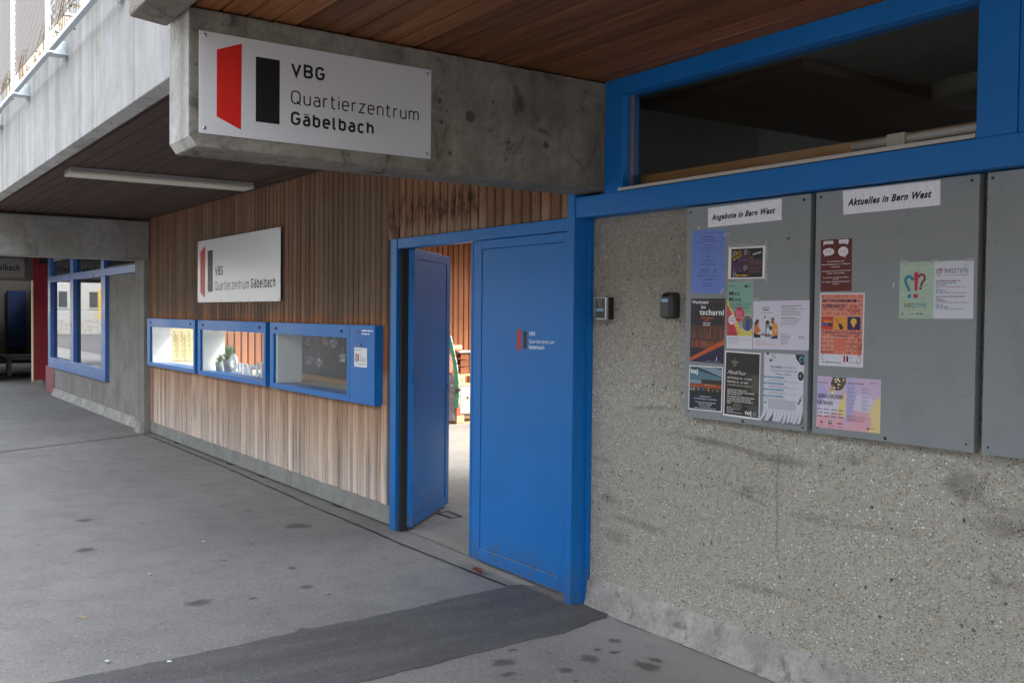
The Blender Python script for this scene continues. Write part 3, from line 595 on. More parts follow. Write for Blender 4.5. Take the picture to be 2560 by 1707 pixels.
# the blue mirrored window
BWN = thing('blue_window', (-18, 3.5, 0.5), 'blue framed window reflecting the buildings across the street', 'window')
g = G(); g.box(-20.75, -15.915, 3.44, 3.53, 0.53, 0.725); part('bottom_rail', g, M['blue2'], BWN, .004)
g = G(); g.box(-20.75, -13.88, 3.44, 3.53, 2.155, 2.268); part('middle_rail', g, M['blue2'], BWN, .004)
for a, b in [(-20.75, -20.50), (-18.60, -18.33), (-16.20, -15.915)]:
    g = G(); g.box(a, b, 3.442, 3.53, 0.7255, 2.1545); part('window_bar', g, M['blue2'], BWN, .004)
for a, b in [(-20.75, -20.50), (-18.60, -18.33), (-16.20, -16.0)]:
    g = G(); g.box(a, b, 3.442, 3.53, 2.2685, 2.62); part('window_bar', g, M['blue2'], BWN, .004)
for a, b in [(-20.50, -18.60), (-18.33, -16.20)]:
    g = G(); g.box(a, b, 3.505, 3.512, 0.72, 2.156); part('window_pane', g, M['mirror'], BWN)
    g = G(); g.box(a, b, 3.505, 3.512, 2.268, 2.6); part('window_pane', g, M['mirror'], BWN)
g = G(); g.box(-16.0, -13.88, 3.505, 3.512, 2.268, 2.6); part('window_pane', g, M['mirror'], BWN)
g = G(); g.box(-20.4, -13.95, 3.9, 3.95, 0, 2.7); solo('dark_backing', g, M['dark'], 'unseen dark sheet added behind the mirrored blue window to blacken it', 'curtain')  # added sheet standing in for the dark room behind the glass
# red wing and passage beyond
RD = thing('red_door', (-22.8, 3.6, 0.1), 'dark red panel door beside the mirrored blue window', 'door')
g = G(); g.box(-22.86, -22.8, 3.500, 3.84, 0.14, 2.75); part('door_panel', g, M['red'], RD)
g = G(); g.box(-22.87, -22.8, 3.472, 3.4995, 0.10, 2.24); part('edge_trim', g, M['cream'], RD)
g = G(); g.cyl((-22.8, 3.69, .83), (-22.77, 3.69, .83), .022, n=10); part('door_knob', g, M['black'], RD)
g = G(); g.box(-22.85, -22.8, 3.48, 3.68, 0.0, 0.135); part('door_base', g, M['oldconc'], RD)
g = G(); g.box(-21.3, -20.43, 3.49, 3.53, 0.02, 0.525); part('red_skirt', g, flat((0.22, 0.012, 0.035), 0.5, name='red_paint'), RD)
PB = thing('passage_building', (-26, 4, 0), 'dark passage hall beyond the red door', 'building')
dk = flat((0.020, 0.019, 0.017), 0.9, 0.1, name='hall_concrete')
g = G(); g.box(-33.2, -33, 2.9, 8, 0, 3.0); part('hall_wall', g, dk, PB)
g = G(); g.box(-22.8, -13.9, 3.62, 3.8, 2.60, 3.0); g.box(-33.0, -22.87, 5.5, 5.7, 0, 3.0); g.box(-33.0, -24.7, 2.90, 3.0, 0, 3.0); part('side_and_shade_wall', g, dk, PB)  # last slab is unseen, added to keep light out of the passage
g = G(); g.box(-23.1, -22.87, 1.4, 3.52, 2.23, 2.85); part('lintel_beam', g, flat((0.13, 0.12, 0.11), 0.85), PB)
g = G(); g.box(-32.99, -32.9, 4.35, 4.85, .5, 2.2); part('blue_panel', g, flat((0.003, 0.007, 0.022), 0.9, 0.1), PB)
solo('paper_notice', G().box(-32.99, -32.975, 3.3, 4.05, .95, 1.95), flat((0.07, 0.066, 0.06), 0.7), 'pale notice sheet on the dark back wall of the passage', 'notice')
BN = thing('concrete_bench', (-26, 3.6, 0), 'low concrete bench in the dark passage', 'bench')
g = G(); g.box(-28.6, -26.6, 3.45, 4.6, .40, .46); part('seat', g, flat((0.20, 0.19, 0.17), 0.8), BN, .01)
for y in (3.50, 4.45): g = G(); g.box(-26.85, -26.65, y, y+.10, 0, .40); part('leg', g, flat((0.24, 0.225, 0.18), 0.8), BN)

# ------------------------------------------------------------------ ceilings (canopy soffits), deck, parapets
CE1 = bpy.data.objects.new('near_ceiling', None); COL.objects.link(CE1); CE1.location = (-2, 2.3, 2.88); CE1['kind'] = 'structure'
def plank_mesh(L, w, th=.018):
    prof = [(0.0015, .012), (.0015, .004), (.006, 0), (w-.006, 0), (w-.0015, .004), (w-.0015, .012)]
    prof = [(0.005, .016), (.0055, .010), (.009, 0), (w-.009, 0), (w-.0055, .010), (w-.005, .016)]; n = len(prof); vs = [(0, y, z) for y, z in prof]+[(L, y, z) for y, z in prof]
    fs = [(i, i+n, i+1+n, i+1) for i in range(n-1)]+[tuple(range(n)), tuple(range(2*n-1, n-1, -1))]
    me = bpy.data.meshes.new('plank'); me.from_pydata(vs, [], fs); me.update(); return me
def ceiling(parent, x0, x1, y0, y1, z, w, mat):
    k = int(round((y1-y0)/w)); w = (y1-y0)/k; me = plank_mesh(x1-x0, w); me.materials.append(mat)
    for i in range(k):
        ob = bpy.data.objects.new('plank', me); COL.objects.link(ob); ob.parent = parent; ob.location = Vector((x0, y0+i*w, z+random.uniform(-.001, .001)))-parent.location
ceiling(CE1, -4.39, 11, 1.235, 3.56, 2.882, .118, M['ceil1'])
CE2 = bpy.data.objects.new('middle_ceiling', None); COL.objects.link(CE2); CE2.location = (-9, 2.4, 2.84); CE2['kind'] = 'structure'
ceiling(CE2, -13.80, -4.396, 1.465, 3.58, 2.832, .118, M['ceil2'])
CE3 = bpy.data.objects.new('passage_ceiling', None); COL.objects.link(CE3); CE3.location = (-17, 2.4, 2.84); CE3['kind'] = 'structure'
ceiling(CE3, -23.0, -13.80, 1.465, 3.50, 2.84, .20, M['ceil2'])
g = G(); g.box(-31.3, 11, 1.48, 4.75, 2.905, 3.18); g.box(-4.40, 11, 4.7502, 9.2, 2.905, 3.18); g.box(-8.4, -4.401, 4.7502, 6.6, 2.905, 3.18); g.box(-31.3, -12.1, 4.7502, 14, 2.905, 3.18); g.box(-4.40, 11, 1.06, 1.4798, 2.905, 3.18)  # roof by the open door and near-end run are added for shade
struct('deck_and_shade_roof', g, M['oldconc'])
US = thing('shade_block', (-1, 8, 3.2), 'unseen plain block added above the notice board wall to shade the open door leaf', 'building')
g = G(); g.box(-4.38, 6, 4.8, 12, 3.1805, 5.7); part('wall', g, M['facade'], US)  # unseen mass, added to keep sun off the open door leaf
PP = thing('concrete_parapet', (-9, 1.4, 2.75), 'pale streaked concrete parapet below the terrace fence', 'parapet')
g = G(); g.prism([(-13.9, 1.352, 2.752), (-13.9, 1.458, 2.752), (-13.9, 1.468, 2.90), (-13.9, 1.50, 3.50), (-13.9, 1.350, 3.52)], (13.9-4.42, 0, 0)); part('parapet_face', g, M['parapet'], PP, .006, fix=True)
g = G(); g.prism([(-31, 1.352, 2.752), (-31, 1.458, 2.752), (-31, 1.468, 2.90), (-31, 1.50, 3.50), (-31, 1.350, 3.52)], (31-13.91, 0, 0)); part('parapet_face', g, M['parapet'], PP, .006, fix=True)
NP = thing('planter_parapet', (-2, 1.1, 2.9), 'dark exposed-aggregate parapet block above the sign beam end', 'parapet')
g = G(); g.prism([(-4.37, 1.04, 2.862), (-4.37, 1.20, 2.846), (-4.37, 1.222, 2.93), (-4.37, 1.222, 3.55), (-4.37, 1.02, 3.55)], (15.3, 0, 0)); me = mesh_of('parapet_face', g, NP.location); fix_normals(me)
ob = link('parapet_face', me, [M['beam'], M['agg']], NP, .012)
for p in me.polygons:
    if p.normal.y < -0.5 or p.normal.x < -.5: p.material_index = 1
# terrace fence
FN = thing('mesh_fence', (-9, 1.3, 3.5), 'galvanised chain-link fence on top of the parapet', 'fence')
posts = [-12.09, -10.52, -8.95, -7.38, -5.81]
for x in posts:
    g = G(); g.box(x-.012, x+.030, 1.212, 1.268, 3.375, 5.6); part('fence_post', g, M['galv'], FN, .003)
    g = G(); g.box(x, x+.012, 1.2685, 1.3495, 3.375, 3.47); g.box(x-.05, x+.06, 1.215, 1.3490, 3.366, 3.3745); part('fence_bracket', g, M['galv'], FN, .001)
    g = G(); g.cyl((x+.03, 1.330, 3.355), (x+.03, 1.330, 3.33), .016, n=6); part('bolt', g, M['steel'], FN)
for a, b in zip(posts, posts[1:]):
    g = G(); g.box(a+.07, b-.03, 1.222, 1.258, 3.382, 3.412); part('bottom_rail', g, M['galv'], FN, .001)
g = G()
z0, z1 = 3.52, 5.6; st = .052
x = -13.0
while x < -4.6:
    for sgn in (1, -1):
        xa, xb = (x, x+(z1-z0)*.55) if sgn > 0 else (x+(z1-z0)*.55, x)
        g.cyl((xa, 1.24+.003*sgn, z0), (xb, 1.24+.003*sgn, z1), .0036, n=3, cap=False)
    x += st
part('wire_mesh', g, flat((0.16, 0.155, 0.15), 0.5, 0.5, 0.2, 'mesh_wire'), FN, kind='stuff')
g = G()
for i in range(110):
    x = random.uniform(-11.4, -6.3); z = 3.42+abs(random.gauss(0, .07)); y = 1.24+random.uniform(-.02, .06); s = random.uniform(.012, .032)
    v = [Vector((random.gauss(0, 1), random.gauss(0, 1), random.gauss(0, 1))).normalized()*s for _ in range(3)]
    g.face([Vector((x, y, z))+a for a in v], random.randint(0, 1))
for i in range(60):
    x = random.uniform(-11.4, -6.3); g.tube([(x, 1.24, 3.40), (x+random.uniform(-.1, .1), 1.23, 3.52), (x+random.uniform(-.2, .2), 1.24, 3.64)], .002, 3)
vn = bpy.data.objects.new('creeper_vine', mesh_of('creeper_vine', g, (-9, 1.3, 3.6))); COL.objects.link(vn); vn.location = (-9, 1.3, 3.6); vn.data.materials.append(M['deadleaf']); vn.data.materials.append(M['leaf'])
vn['kind'] = 'stuff'
# ceiling lamp
LP = thing('strip_light', (-9.07, 2.4, 2.80), 'long unlit fluorescent batten under the dark plank ceiling', 'lamp')
g = G(); g.box(-9.21, -8.93, 1.66, 3.25, 2.794, 2.829); part('lamp_body', g, flat((0.36, 0.35, 0.34), 0.5), LP, .003)
g = G(); g.box(-9.20, -8.94, 1.70, 3.21, 2.772, 2.7935); part('diffuser', g, flat((0.80, 0.77, 0.62), 0.4), LP, .006)
for a, b in ((1.66, 1.6998), (3.2102, 3.25)): g = G(); g.box(-9.21, -8.93, a, b, 2.772, 2.7938); part('end_cap', g, flat((0.72, 0.70, 0.66), 0.5), LP, .003)
#PART2
# ------------------------------------------------------------------ lettering
def arc(cx, cy, rx, ry, a0, a1, n=7):
    return [(cx+rx*math.cos(math.radians(a0+(a1-a0)*i/n)), cy+ry*math.sin(math.radians(a0+(a1-a0)*i/n))) for i in range(n+1)]
def dinglyphs():
    r = .24; X = .73
    bowl = lambda: arc(.21, X-.21, .21, .21, 180, 0)+arc(.21, .21, .21, .21, 0, -180)
    A = [arc(.21, X-.20, .19, .20, 150, 0)+[(.42, 0)], [(.42, .43), (.19, .43)]+arc(.19, .215, .19, .215, 90, 270)+[(.24, 0)]+[(.36, .05), (.42, .13)]]
    d = {'V': (.62, [[(0, 1), (.31, 0), (.62, 1)]]),
         'B': (.56, [[(0, 0), (0, 1), (.30, 1)]+arc(.30, .76, .24, .24, 90, -90)+[(0, .52)], [(.30, .52)]+arc(.30, .26, .26, .26, 90, -90)+[(0, 0)]]),
         'G': (.56, [arc(.28, .72, .28, .28, 20, 180)+arc(.28, .28, .28, .28, 180, 360)+[(.56, .47), (.30, .47)]]),
         'Q': (.60, [arc(.29, .71, .29, .29, 0, 180)+arc(.29, .29, .29, .29, 180, 360)+[(.58, .71)], [(.36, .22), (.62, -.06)]]),
         'u': (.42, [[(0, X)]+arc(.21, .21, .21, .21, 180, 360)+[(.42, .21)], [(.42, X), (.42, 0)]]),
         'a': (.42, A), 'ä': (.42, A+[[(.10, .90), (.10, 1.0)], [(.30, .90), (.30, 1.0)]]),
         'r': (.26, [[(0, X), (0, 0)], arc(.20, X-.20, .20, .20, 180, 80)+[(.27, X)]]),
         't': (.30, [[(.08, .98), (.08, .14)]+arc(.22, .14, .14, .14, 180, 270)+[(.30, 0)], [(-.04, X), (.28, X)]]),
         'i': (.0, [[(0, X), (0, 0)], [(0, .90), (0, 1.0)]]),
         'e': (.44, [[(0, .38), (.43, .38), (.43, X-.21)]+arc(.215, X-.21, .215, .21, 0, 180)+arc(.215, .21, .215, .21, 180, 320)]),
         'z': (.40, [[(0, X), (.39, X), (0, 0), (.40, 0)]]),
         'n': (.42, [[(0, X), (0, 0)], arc(.21, X-.21, .21, .21, 180, 0)+[(.42, 0)]]),
         'm': (.72, [[(0, X), (0, 0)], arc(.18, X-.19, .18, .19, 180, 0)+[(.36, 0)], arc(.54, X-.19, .18, .19, 180, 0)+[(.72, 0)]]),
         'b': (.42, [[(0, 1), (0, 0)], bowl()+[(0, X-.21)]]),
         'l': (.14, [[(0, 1), (0, .12)]+arc(.12, .12, .12, .12, 180, 270)+[(.16, 0)]]),
         'c': (.40, [arc(.21, X-.21, .21, .21, 35, 180)+arc(.21, .21, .21, .21, 180, 325)]),
         'h': (.42, [[(0, 1), (0, 0)], arc(.21, X-.21, .21, .21, 180, 0)+[(.42, 0)]]), ' ': (.12, [])}
    return d
DIN = dinglyphs()
def din_text(s, cap, weight, width=None):
    """strokes as 2D quads; returns list of quads and total width"""
    h = weight/2; x = h; strokes = []
    for ch in s:
        wd, ps = DIN[ch]
        for p in ps: strokes.append([(x+a*.0+a, h+b*(1-2*h)) for a, b in p])
        x += wd+weight+.17
    tot = x-.17-h
    k = 1.0 if width is None else width/(tot*cap)
    polys = []
    for li, p in enumerate(strokes):
        q = [Vector(p[0])]
        for a in p[1:]:
            if (Vector(a)-q[-1]).length > 1e-4: q.append(Vector(a))
        L = []; R = []
        for i in range(len(q)):
            d0 = (q[i]-q[i-1]).normalized() if i > 0 else None; d1 = (q[i+1]-q[i]).normalized() if i < len(q)-1 else None
            d0 = d0 or d1; d1 = d1 or d0
            n0 = Vector((-d0.y, d0.x)); n1 = Vector((-d1.y, d1.x)); m = (n0+n1)
            m = n0 if m.length < 1e-3 else m.normalized(); c = max(.35, m.dot(n0)); e = m*(h/c)
            pt = q[i].copy()
            if i == 0: pt = pt-d1*h*.0
            L.append(pt+e); R.append(pt-e)
        if p[0] != p[-1]:
            for idx, sgn in ((0, -1), (-1, 1)):
                d = (q[1]-q[0]).normalized() if idx == 0 else (q[-1]-q[-2]).normalized()
                if len(q) == 2 or True:
                    ext = h*0.0; L[idx] += d*sgn*ext; R[idx] += d*sgn*ext
        for i in range(len(q)-1): polys.append(([tuple(L[i]), tuple(R[i]), tuple(R[i+1]), tuple(L[i+1])], li % 4))
    return [([(a*cap*k, b*cap) for a, b in pl], li) for pl, li in polys], tot*cap*k

_tc = {}
def font_geo(s, bold=0.0, shear=0.0):
    key = (s, bold, shear)
    if key not in _tc:
        cu = bpy.data.curves.new('t', 'FONT'); cu.body = s; cu.resolution_u = 3; cu.offset = bold; cu.shear = shear; cu.space_character = 1.0+bold*3
        ob = bpy.data.objects.new('t', cu); COL.objects.link(ob)
        bpy.context.view_layer.update()
        me = ob.evaluated_get(bpy.context.evaluated_depsgraph_get()).to_mesh()
        vs = [(v.co.x, v.co.y) for v in me.vertices]; fs = [tuple(p.vertices) for p in me.polygons]
        bpy.data.objects.remove(ob); bpy.data.curves.remove(cu)
        x0 = min((a for a, b in vs), default=0); x1 = max((a for a, b in vs), default=1)
        _tc[key] = ([((a-x0), b) for a, b in vs], fs, x1-x0)
    return _tc[key]

class Sheet:
    """flat print on a quad TL,TR,BR,BL given in plane coordinates (a,z); to3 maps (a,z,out)->world; local metres with y up from BL"""
    def __init__(s, quad, to3):
        s.q = [Vector(p) for p in quad]; s.to3 = to3
        s.w = ((s.q[1]-s.q[0]).length+(s.q[2]-s.q[3]).length)/2; s.h = ((s.q[0]-s.q[3]).length+(s.q[1]-s.q[2]).length)/2
        s.g = G(); s.mats = []; s.bulge = 0.0
    def P(s, x, y, out=0.0):
        u = x/s.w; v = y/s.h; a = s.q[3].lerp(s.q[2], u); b = s.q[0].lerp(s.q[1], u); c = a.lerp(b, v)
        return s.to3(c.x, c.y, out+s.bulge*math.sin(u*math.pi*1.0)*(.4+.6*math.sin(v*2.5+.6)))
    def mi(s, col):
        m = ink(*col) if isinstance(col, tuple) else col
        if m not in s.mats: s.mats.append(m)
        return s.mats.index(m)
    def poly(s, pts, col, layer=1): s.g.face([s.P(x, y, layer*.00022) for x, y in pts], s.mi(col)); return s
    def rect(s, x0, y0, x1, y1, col, layer=1):
        n = max(1, int((x1-x0)/.04)) if s.bulge else 1; k = max(1, int((y1-y0)/.04)) if s.bulge else 1
        for i in range(n):
            for j in range(k):
                a, b = x0+(x1-x0)*i/n, x0+(x1-x0)*(i+1)/n; c, d = y0+(y1-y0)*j/k, y0+(y1-y0)*(j+1)/k
                s.poly([(a, c), (b, c), (b, d), (a, d)], col, layer)
        return s
    def disc(s, x, y, rx, ry, col, layer=1, n=18): return s.poly([(x+rx*math.cos(2*math.pi*i/n), y+ry*math.sin(2*math.pi*i/n)) for i in range(n)], col, layer)
    def line(s, pts, wd, col, layer=1):
        for (a, b), (c, d) in zip(pts, pts[1:]):
            l = math.hypot(c-a, d-b) or 1e-6; nx, ny = -(d-b)/l*wd/2, (c-a)/l*wd/2; ex, ey = (c-a)/l*wd*.2, (d-b)/l*wd*.2
            s.poly([(a-nx-ex, b-ny-ey), (c-nx+ex, d-ny+ey), (c+nx+ex, d+ny+ey), (a+nx-ex, b+ny-ey)], col, layer); layer += .12
        return s
    def frame(s, x0, y0, x1, y1, wd, col, layer=1):
        return s.rect(x0, y0, x1, y0+wd, col, layer).rect(x0, y1-wd, x1, y1, col, layer).rect(x0, y0+wd, x0+wd, y1-wd, col, layer).rect(x1-wd, y0+wd, x1, y1-wd, col, layer)
    def text(s, t, x, y, cap, col, width=None, bold=0.0, shear=0.0, layer=2, align='l', rot=0.0):
        vs, fs, wd = font_geo(t, bold, shear); k = cap/.70; kx = k if width is None else width/wd; tw = wd*kx
        x0 = x-(tw/2 if align == 'c' else tw if align == 'r' else 0); ca, sa = math.cos(rot), math.sin(rot)
        m = s.mi(col); s.g.add([s.P(x0+(a*kx)*ca-(b*k)*sa, y+(a*kx)*sa+(b*k)*ca, layer*.00022) for a, b in vs], fs, m); return s
    def din(s, t, x, y, cap, weight, col, width=None, layer=2):
        ps, wd = din_text(t, cap, weight, width); m = s.mi(col)
        for p, l in ps: s.g.face([s.P(x+a, y+b, (layer+l*.3)*.00022) for a, b in p], m)
        return s
    def words(s, x0, y, x1, size, col, layer=2, align='l', fill=1.0):
        """a line of type too small to read: word-long dashes"""
        L = (x1-x0)*fill; x = x0 if align == 'l' else x0+((x1-x0)-L)/2; end = x+L; r = random.Random(int((x0+y*7+x1*3)*1e5))
        while x < end:
            l = min(end-x, size*r.uniform(1.2, 4.5)); s.rect(x, y, x+l, y+size*.55, col, layer); x += l+size*.55
        return s
    def para(s, x0, y0, x1, y1, n, size, col, layer=2, align='l'):
        r = random.Random(int((x0*3+y0*7)*1e5))
        for i in range(n):
            s.words(x0, y1-(y1-y0)*(i+.5)/n, x1, size, col, layer, align, r.uniform(.55, 1.0) if n > 1 else 1)
        return s
    def logo(s, x, y, k, txt, red=(196, 24, 14), blk=(12, 12, 16)):
        """the upright red trapezium and black bar; k scales the measures of the big sign (metres)"""
        s.poly([(x, y+.044*k), (x+.104*k, y), (x+.107*k, y+.364*k), (x, y+.321*k)], red, 1)
        s.rect(x+.168*k, y+.043*k, x+.275*k, y+.319*k, blk, 1); return s
    def build(s, name, parent): return part(name, s.g, s.mats, parent)

def wall_to3(y0): return lambda a, z, o: (a, y0-o, z)
def beam_to3(x0): return lambda a, z, o: (x0+o, a, z)

# big sign on the beam
DG = (22, 26, 30)
SG = thing('metal_sign', (-4.104, 1.8, 2.57), 'large brushed metal sign screwed to the concrete beam face', 'sign')
g = G(); g.box(-4.1035, -4.1005, 1.255, 2.360, 2.360, 2.782); part('sign_plate', g, M['alu'], SG, .0008)
sh = Sheet([(1.255, 2.782), (2.36, 2.782), (2.36, 2.36), (1.255, 2.36)], beam_to3(-4.1003))
sh.logo(.074, .032, 1.0, None)
sh.din('VBG', .400, .291, .060, .185, DG, .158); sh.din('Quartierzentrum', .400, .171, .061, .10, DG, .638); sh.din('Gäbelbach', .400, .080, .060, .180, DG, .402)
sh.build('lettering', SG)
for y, z in ((1.280, 2.766), (1.278, 2.383), (2.337, 2.760), (2.338, 2.382)):
    g = G(); g.cyl((-4.1004, y, z), (-4.0985, y, z), .0095, .0085, 14); g.cyl((-4.0985, y, z), (-4.095, y, z), .0085, .004, 14); part('screw', g, M['steel'], SG, smooth=False)
# sign on the wooden wall
S2 = thing('wall_sign', (-10, 3.44, 2.06), 'wide white sign on the wooden wall above the display cases', 'sign')
g = G(); g.box(-11.245, -8.737, 3.430, 3.436, 1.725, 2.415); part('sign_plate', g, flat((0.70, 0.72, 0.74), 0.28, name='sign_white'), S2, .001)
sh = Sheet([(-11.245, 2.415), (-8.737, 2.415), (-8.737, 1.725), (-11.245, 1.725)], wall_to3(3.4297))
sh.poly([(.102, .113), (.268, .049), (.275, .636), (.102, .569)], (196, 24, 14)).rect(.366, .116, .540, .570, (12, 12, 16))
sh.din('VBG', .620, .288, .100, .185, DG, .258); sh.din('Quartierzentrum', .620, .127, .100, .10, DG, 1.055); sh.din('Gäbelbach', 1.733, .131, .100, .180, DG, .655)
sh.build('lettering', S2)
for x in (-11.21, -10.42, -9.58, -8.765):
    for z in (2.398, 1.745): g = G(); g.cyl((x, 3.4299, z), (x, 3.426, z), .010, .008, 10); part('screw', g, M['steel'], S2)
# logo on the shut leaf
sh = Sheet([(-5.0, 1.6), (-4.5, 1.6), (-4.5, 1.35), (-5.0, 1.35)], wall_to3(3.4568))
sh.poly([(.071, .063), (.112, .048), (.113, .188), (.071, .172)], (190, 24, 14)).rect(.134, .065, .175, .172, (10, 10, 14))
WH = (225, 232, 240)
sh.din('VBG', .196, .147, .0235, .19, WH, .062); sh.din('Quartierzentrum', .196, .1005, .0235, .13, WH, .25); sh.din('Gäbelbach', .196, .066, .0235, .19, WH, .155)
o = sh.build('door_logo', DOOR)

# ------------------------------------------------------------------ display cases
def case(x0, x1, gx0, gx1, label, group='blue display cases in the wooden wall'):
    T = thing('display_case', ((x0+x1)/2, 3.46, 0.91), label, 'display case', group)
    y0 = 3.394; z0, z1 = .913, 1.527; a, b = .962, 1.421
    g = G(); g.box(x0, gx0, y0, 3.60, z0, z1); g.box(gx1, x1, y0, 3.60, z0, z1); g.box(gx0, gx1, y0, 3.60, z0, a); g.box(gx0, gx1, y0, 3.60, b, z1)
    part('case_frame', g, M['blue'], T, .003)
    g = G(); g.box(gx0, gx1, y0+.014, y0+.019, a, b); part('case_pane', g, M['glass'], T)
    g = G(); g.box(gx0-.02, gx1+.02, 3.415, 4.0, a-.05, a-.0005); part('case_shelf', g, flat((0.55, 0.49, 0.40), 0.6, name='beige_shelf'), T)
    g = G(); g.box(gx0-.02, gx1+.02, 3.601, 3.80, b+.052, b+.07); part('case_top', g, M['whitewall'], T)
    g = G(); g.box(gx0-.02, gx0+.04, 3.42, 3.66, a, b+.05); part('side_panel', g, M['whitewall'], T)
    for x in (x0+.10*(x1-x0)*.8+.02, gx1-.10): g = G(); g.cyl((x, y0, 1.473), (x, y0-.008, 1.473), .014, .011, 10); part('lock_bolt', g, M['rubber'], T)
    return T
c1 = case(-13.283, -11.235, -13.147, -11.295, 'blue display case at the far end of the row, showing green garlands')
c2 = case(-11.122, -9.015, -11.03, -9.071, 'middle blue display case, with two potted plants and white letters')
c3 = case(-8.900, -7.168, -8.812, -7.220, 'blue display case nearest the doors, with paper stars on black')
# the solid end panel of the third case
g = G(); g.box(-7.1655, -6.730, 3.3945, 3.60, .913, 1.529); part('end_panel', g, M['blue'], c3, .003)
for z in (1.416, 1.392): g = G(); g.box(-7.115, -6.80, 3.3935, 3.3944, z, z+.0025); part('slot_line', g, flat((0.008, 0.05, 0.22), 0.5), c3)
g = G(); g.cyl((-6.965, 3.394, 1.372), (-6.965, 3.390, 1.372), .016, n=12); part('rust_mark', g, flat((0.16, 0.10, 0.05), 0.7), c3)
g = G(); g.box(-9.475, -7.21, 3.932, 3.96, .962, 1.60); part('black_backboard', g, flat((0.018, 0.018, 0.018), 0.6, name='blackboard'), c3)
g = G(); g.box(-9.56, -7.1, 3.90, 3.93, .962, 1.005); g.box(-9.56, -9.48, 3.90, 3.93, 1.0055, 1.62); part('wood_frame', g, M['frame_w'], c3, .003)
# member label and lettering on the end panel
t = thing('member_plaque', (-6.96, 3.394, 1.27), 'small white plaque with red and black logo on the blue end panel', 'plaque')
g = G(); g.box(-7.075, -6.852, 3.391, 3.394, 1.20, 1.352); part('plaque_plate', g, M['white'], t)
sh = Sheet([(-7.075, 1.352), (-6.852, 1.352), (-6.852, 1.20), (-7.075, 1.20)], wall_to3(3.3907))
sh.poly([(.022, .042), (.045, .036), (.045, .108), (.022, .102)], (196, 24, 14)).rect(.060, .044, .082, .100, (12, 12, 16))
sh.text('Mitglied der', .02, .128, .012, (60, 60, 66), .11); sh.text('VBG', .098, .088, .012, (60, 60, 66), .03)
for y in (.070, .058, .046): sh.words(.098, y, .20, .006, (90, 90, 96))
sh.words(.06, .022, .20, .008, (60, 60, 66)); sh.build('lettering', t)
sh = Sheet([(-7.06, 1.50), (-6.75, 1.50), (-6.75, 1.44), (-7.06, 1.44)], wall_to3(3.3938))
sh.words(.11, .040, .30, .020, (232, 238, 245)).words(.11, .015, .24, .020, (232, 238, 245)).rect(.015, .014, .10, .052, (44, 84, 150)).words(.01, -.006, .11, .008, (60, 120, 170)); sh.build('case_label', c3)
# things in the cases
def burst(c, r, label):
    g = G(); c = Vector(c); rr = random.Random(int(c.x*1000))
    for i in range(90):
        v = Vector((rr.gauss(0, 1), rr.gauss(0, 1)*.6, rr.gauss(0, 1))).normalized(); u = v.orthogonal().normalized()*r*.09; L = r*rr.uniform(.75, 1.05)
        g.face([c+v*r*.15-u*.6, c+v*r*.15+u*.6, c+v*L*.7+u, c+v*L, c+v*L*.7-u], 0 if rr.random() < .72 else 1 if rr.random() < .5 else 2)
    g.cyl(c+Vector((0, 0, r*.2)), c+Vector((0, 0, 1.60-c.z)), .0012, n=3)
    solo('paper_star', g, [M['paper'], flat((0.35, 0.13, 0.40), 0.7), flat((0.55, 0.12, 0.12), 0.7)], label, 'paper star', 'paper stars hanging in the third display case', loc=tuple(c))
for (x, z), lb in zip([(-8.986+.12, 1.342), (-8.458, 1.356), (-8.27, 1.345), (-8.863+.04, 1.168), (-8.607, 1.150), (-8.073, 1.219)],
    ['spiky paper star hanging nearest the wooden frame, in the upper row', 'spiky paper star in the middle of the upper row of three', 'slightly lower spiky paper star ending the upper row',
     'spiky paper star low down, first of the pair near the wooden frame', 'lowest spiky paper star, second of the pair near the frame', 'spiky paper star hanging apart, close to the blue end panel']):
    burst((x, 3.76, z), .050, lb)
def plant(x, y, z, r, h, col, label, hh):
    t = thing('potted_plant', (x, y, z), label, 'plant'); g = G(); g.lathe((x, y, z), [(0, 0), (r*.75, 0), (r, h), (r*.9, h), (0, h*.95)], 16); part('pot', g, col, t, smooth=True)
    g = G(); rr = random.Random(int(-x*100))
    for i in range(70):
        a = rr.uniform(0, 6.28); e = rr.uniform(.2, 1.4); L = hh*rr.uniform(.5, 1); b = Vector((x, y, z+h*.9)); d = Vector((math.cos(a)*math.cos(e)*.7, math.sin(a)*math.cos(e)*.7, math.sin(e)))
        s = Vector((-math.sin(a), math.cos(a), 0))*L*.09; g.face([b, b+d*L*.5+s, b+d*L, b+d*L*.5-s])
    part('foliage', g, flat((0.10, 0.24, 0.06), 0.5), t)
plant(-10.86, 3.56, .962, .052, .10, flat((0.25, 0.30, 0.30), 0.4), 'small plant in a pale glassy pot in the middle case', .12)
plant(-10.66, 3.60, .962, .070, .14, flat((0.16, 0.15, 0.15), 0.5), 'taller bushy plant in a dark grey pot in the middle case', .22)
LT = thing('letter_row', (-9.9, 3.56, .962), 'row of white standing letters on the middle case shelf', 'letters')
x = -10.48
for ch in 'Quartier':
    vs, fs, wd = font_geo(ch, .03); k = .165/.72*1.0; g = G()
    zmin = min(b for a, b in vs)
    bv = [(x+a*k*1.25, 3.55, .963+(b-min(0, zmin))*k) for a, b in vs]; 
    me = bpy.data.meshes.new('letter'); po = LT.location; me.from_pydata([(a-po.x, b-po.y, c-po.z) for a, b, c in bv], [], fs); me.update()
    o = link('letter', me, [M['white']], LT); so = o.modifiers.new('depth', 'SOLIDIFY'); so.thickness = .02; so.offset = 0
    x += wd*k*1.25+.045
g = G(); g.box(-13.335, -13.30, 3.64, 4.10, .962, 1.50); part('pale_side_board', g, M['pine'], c1)
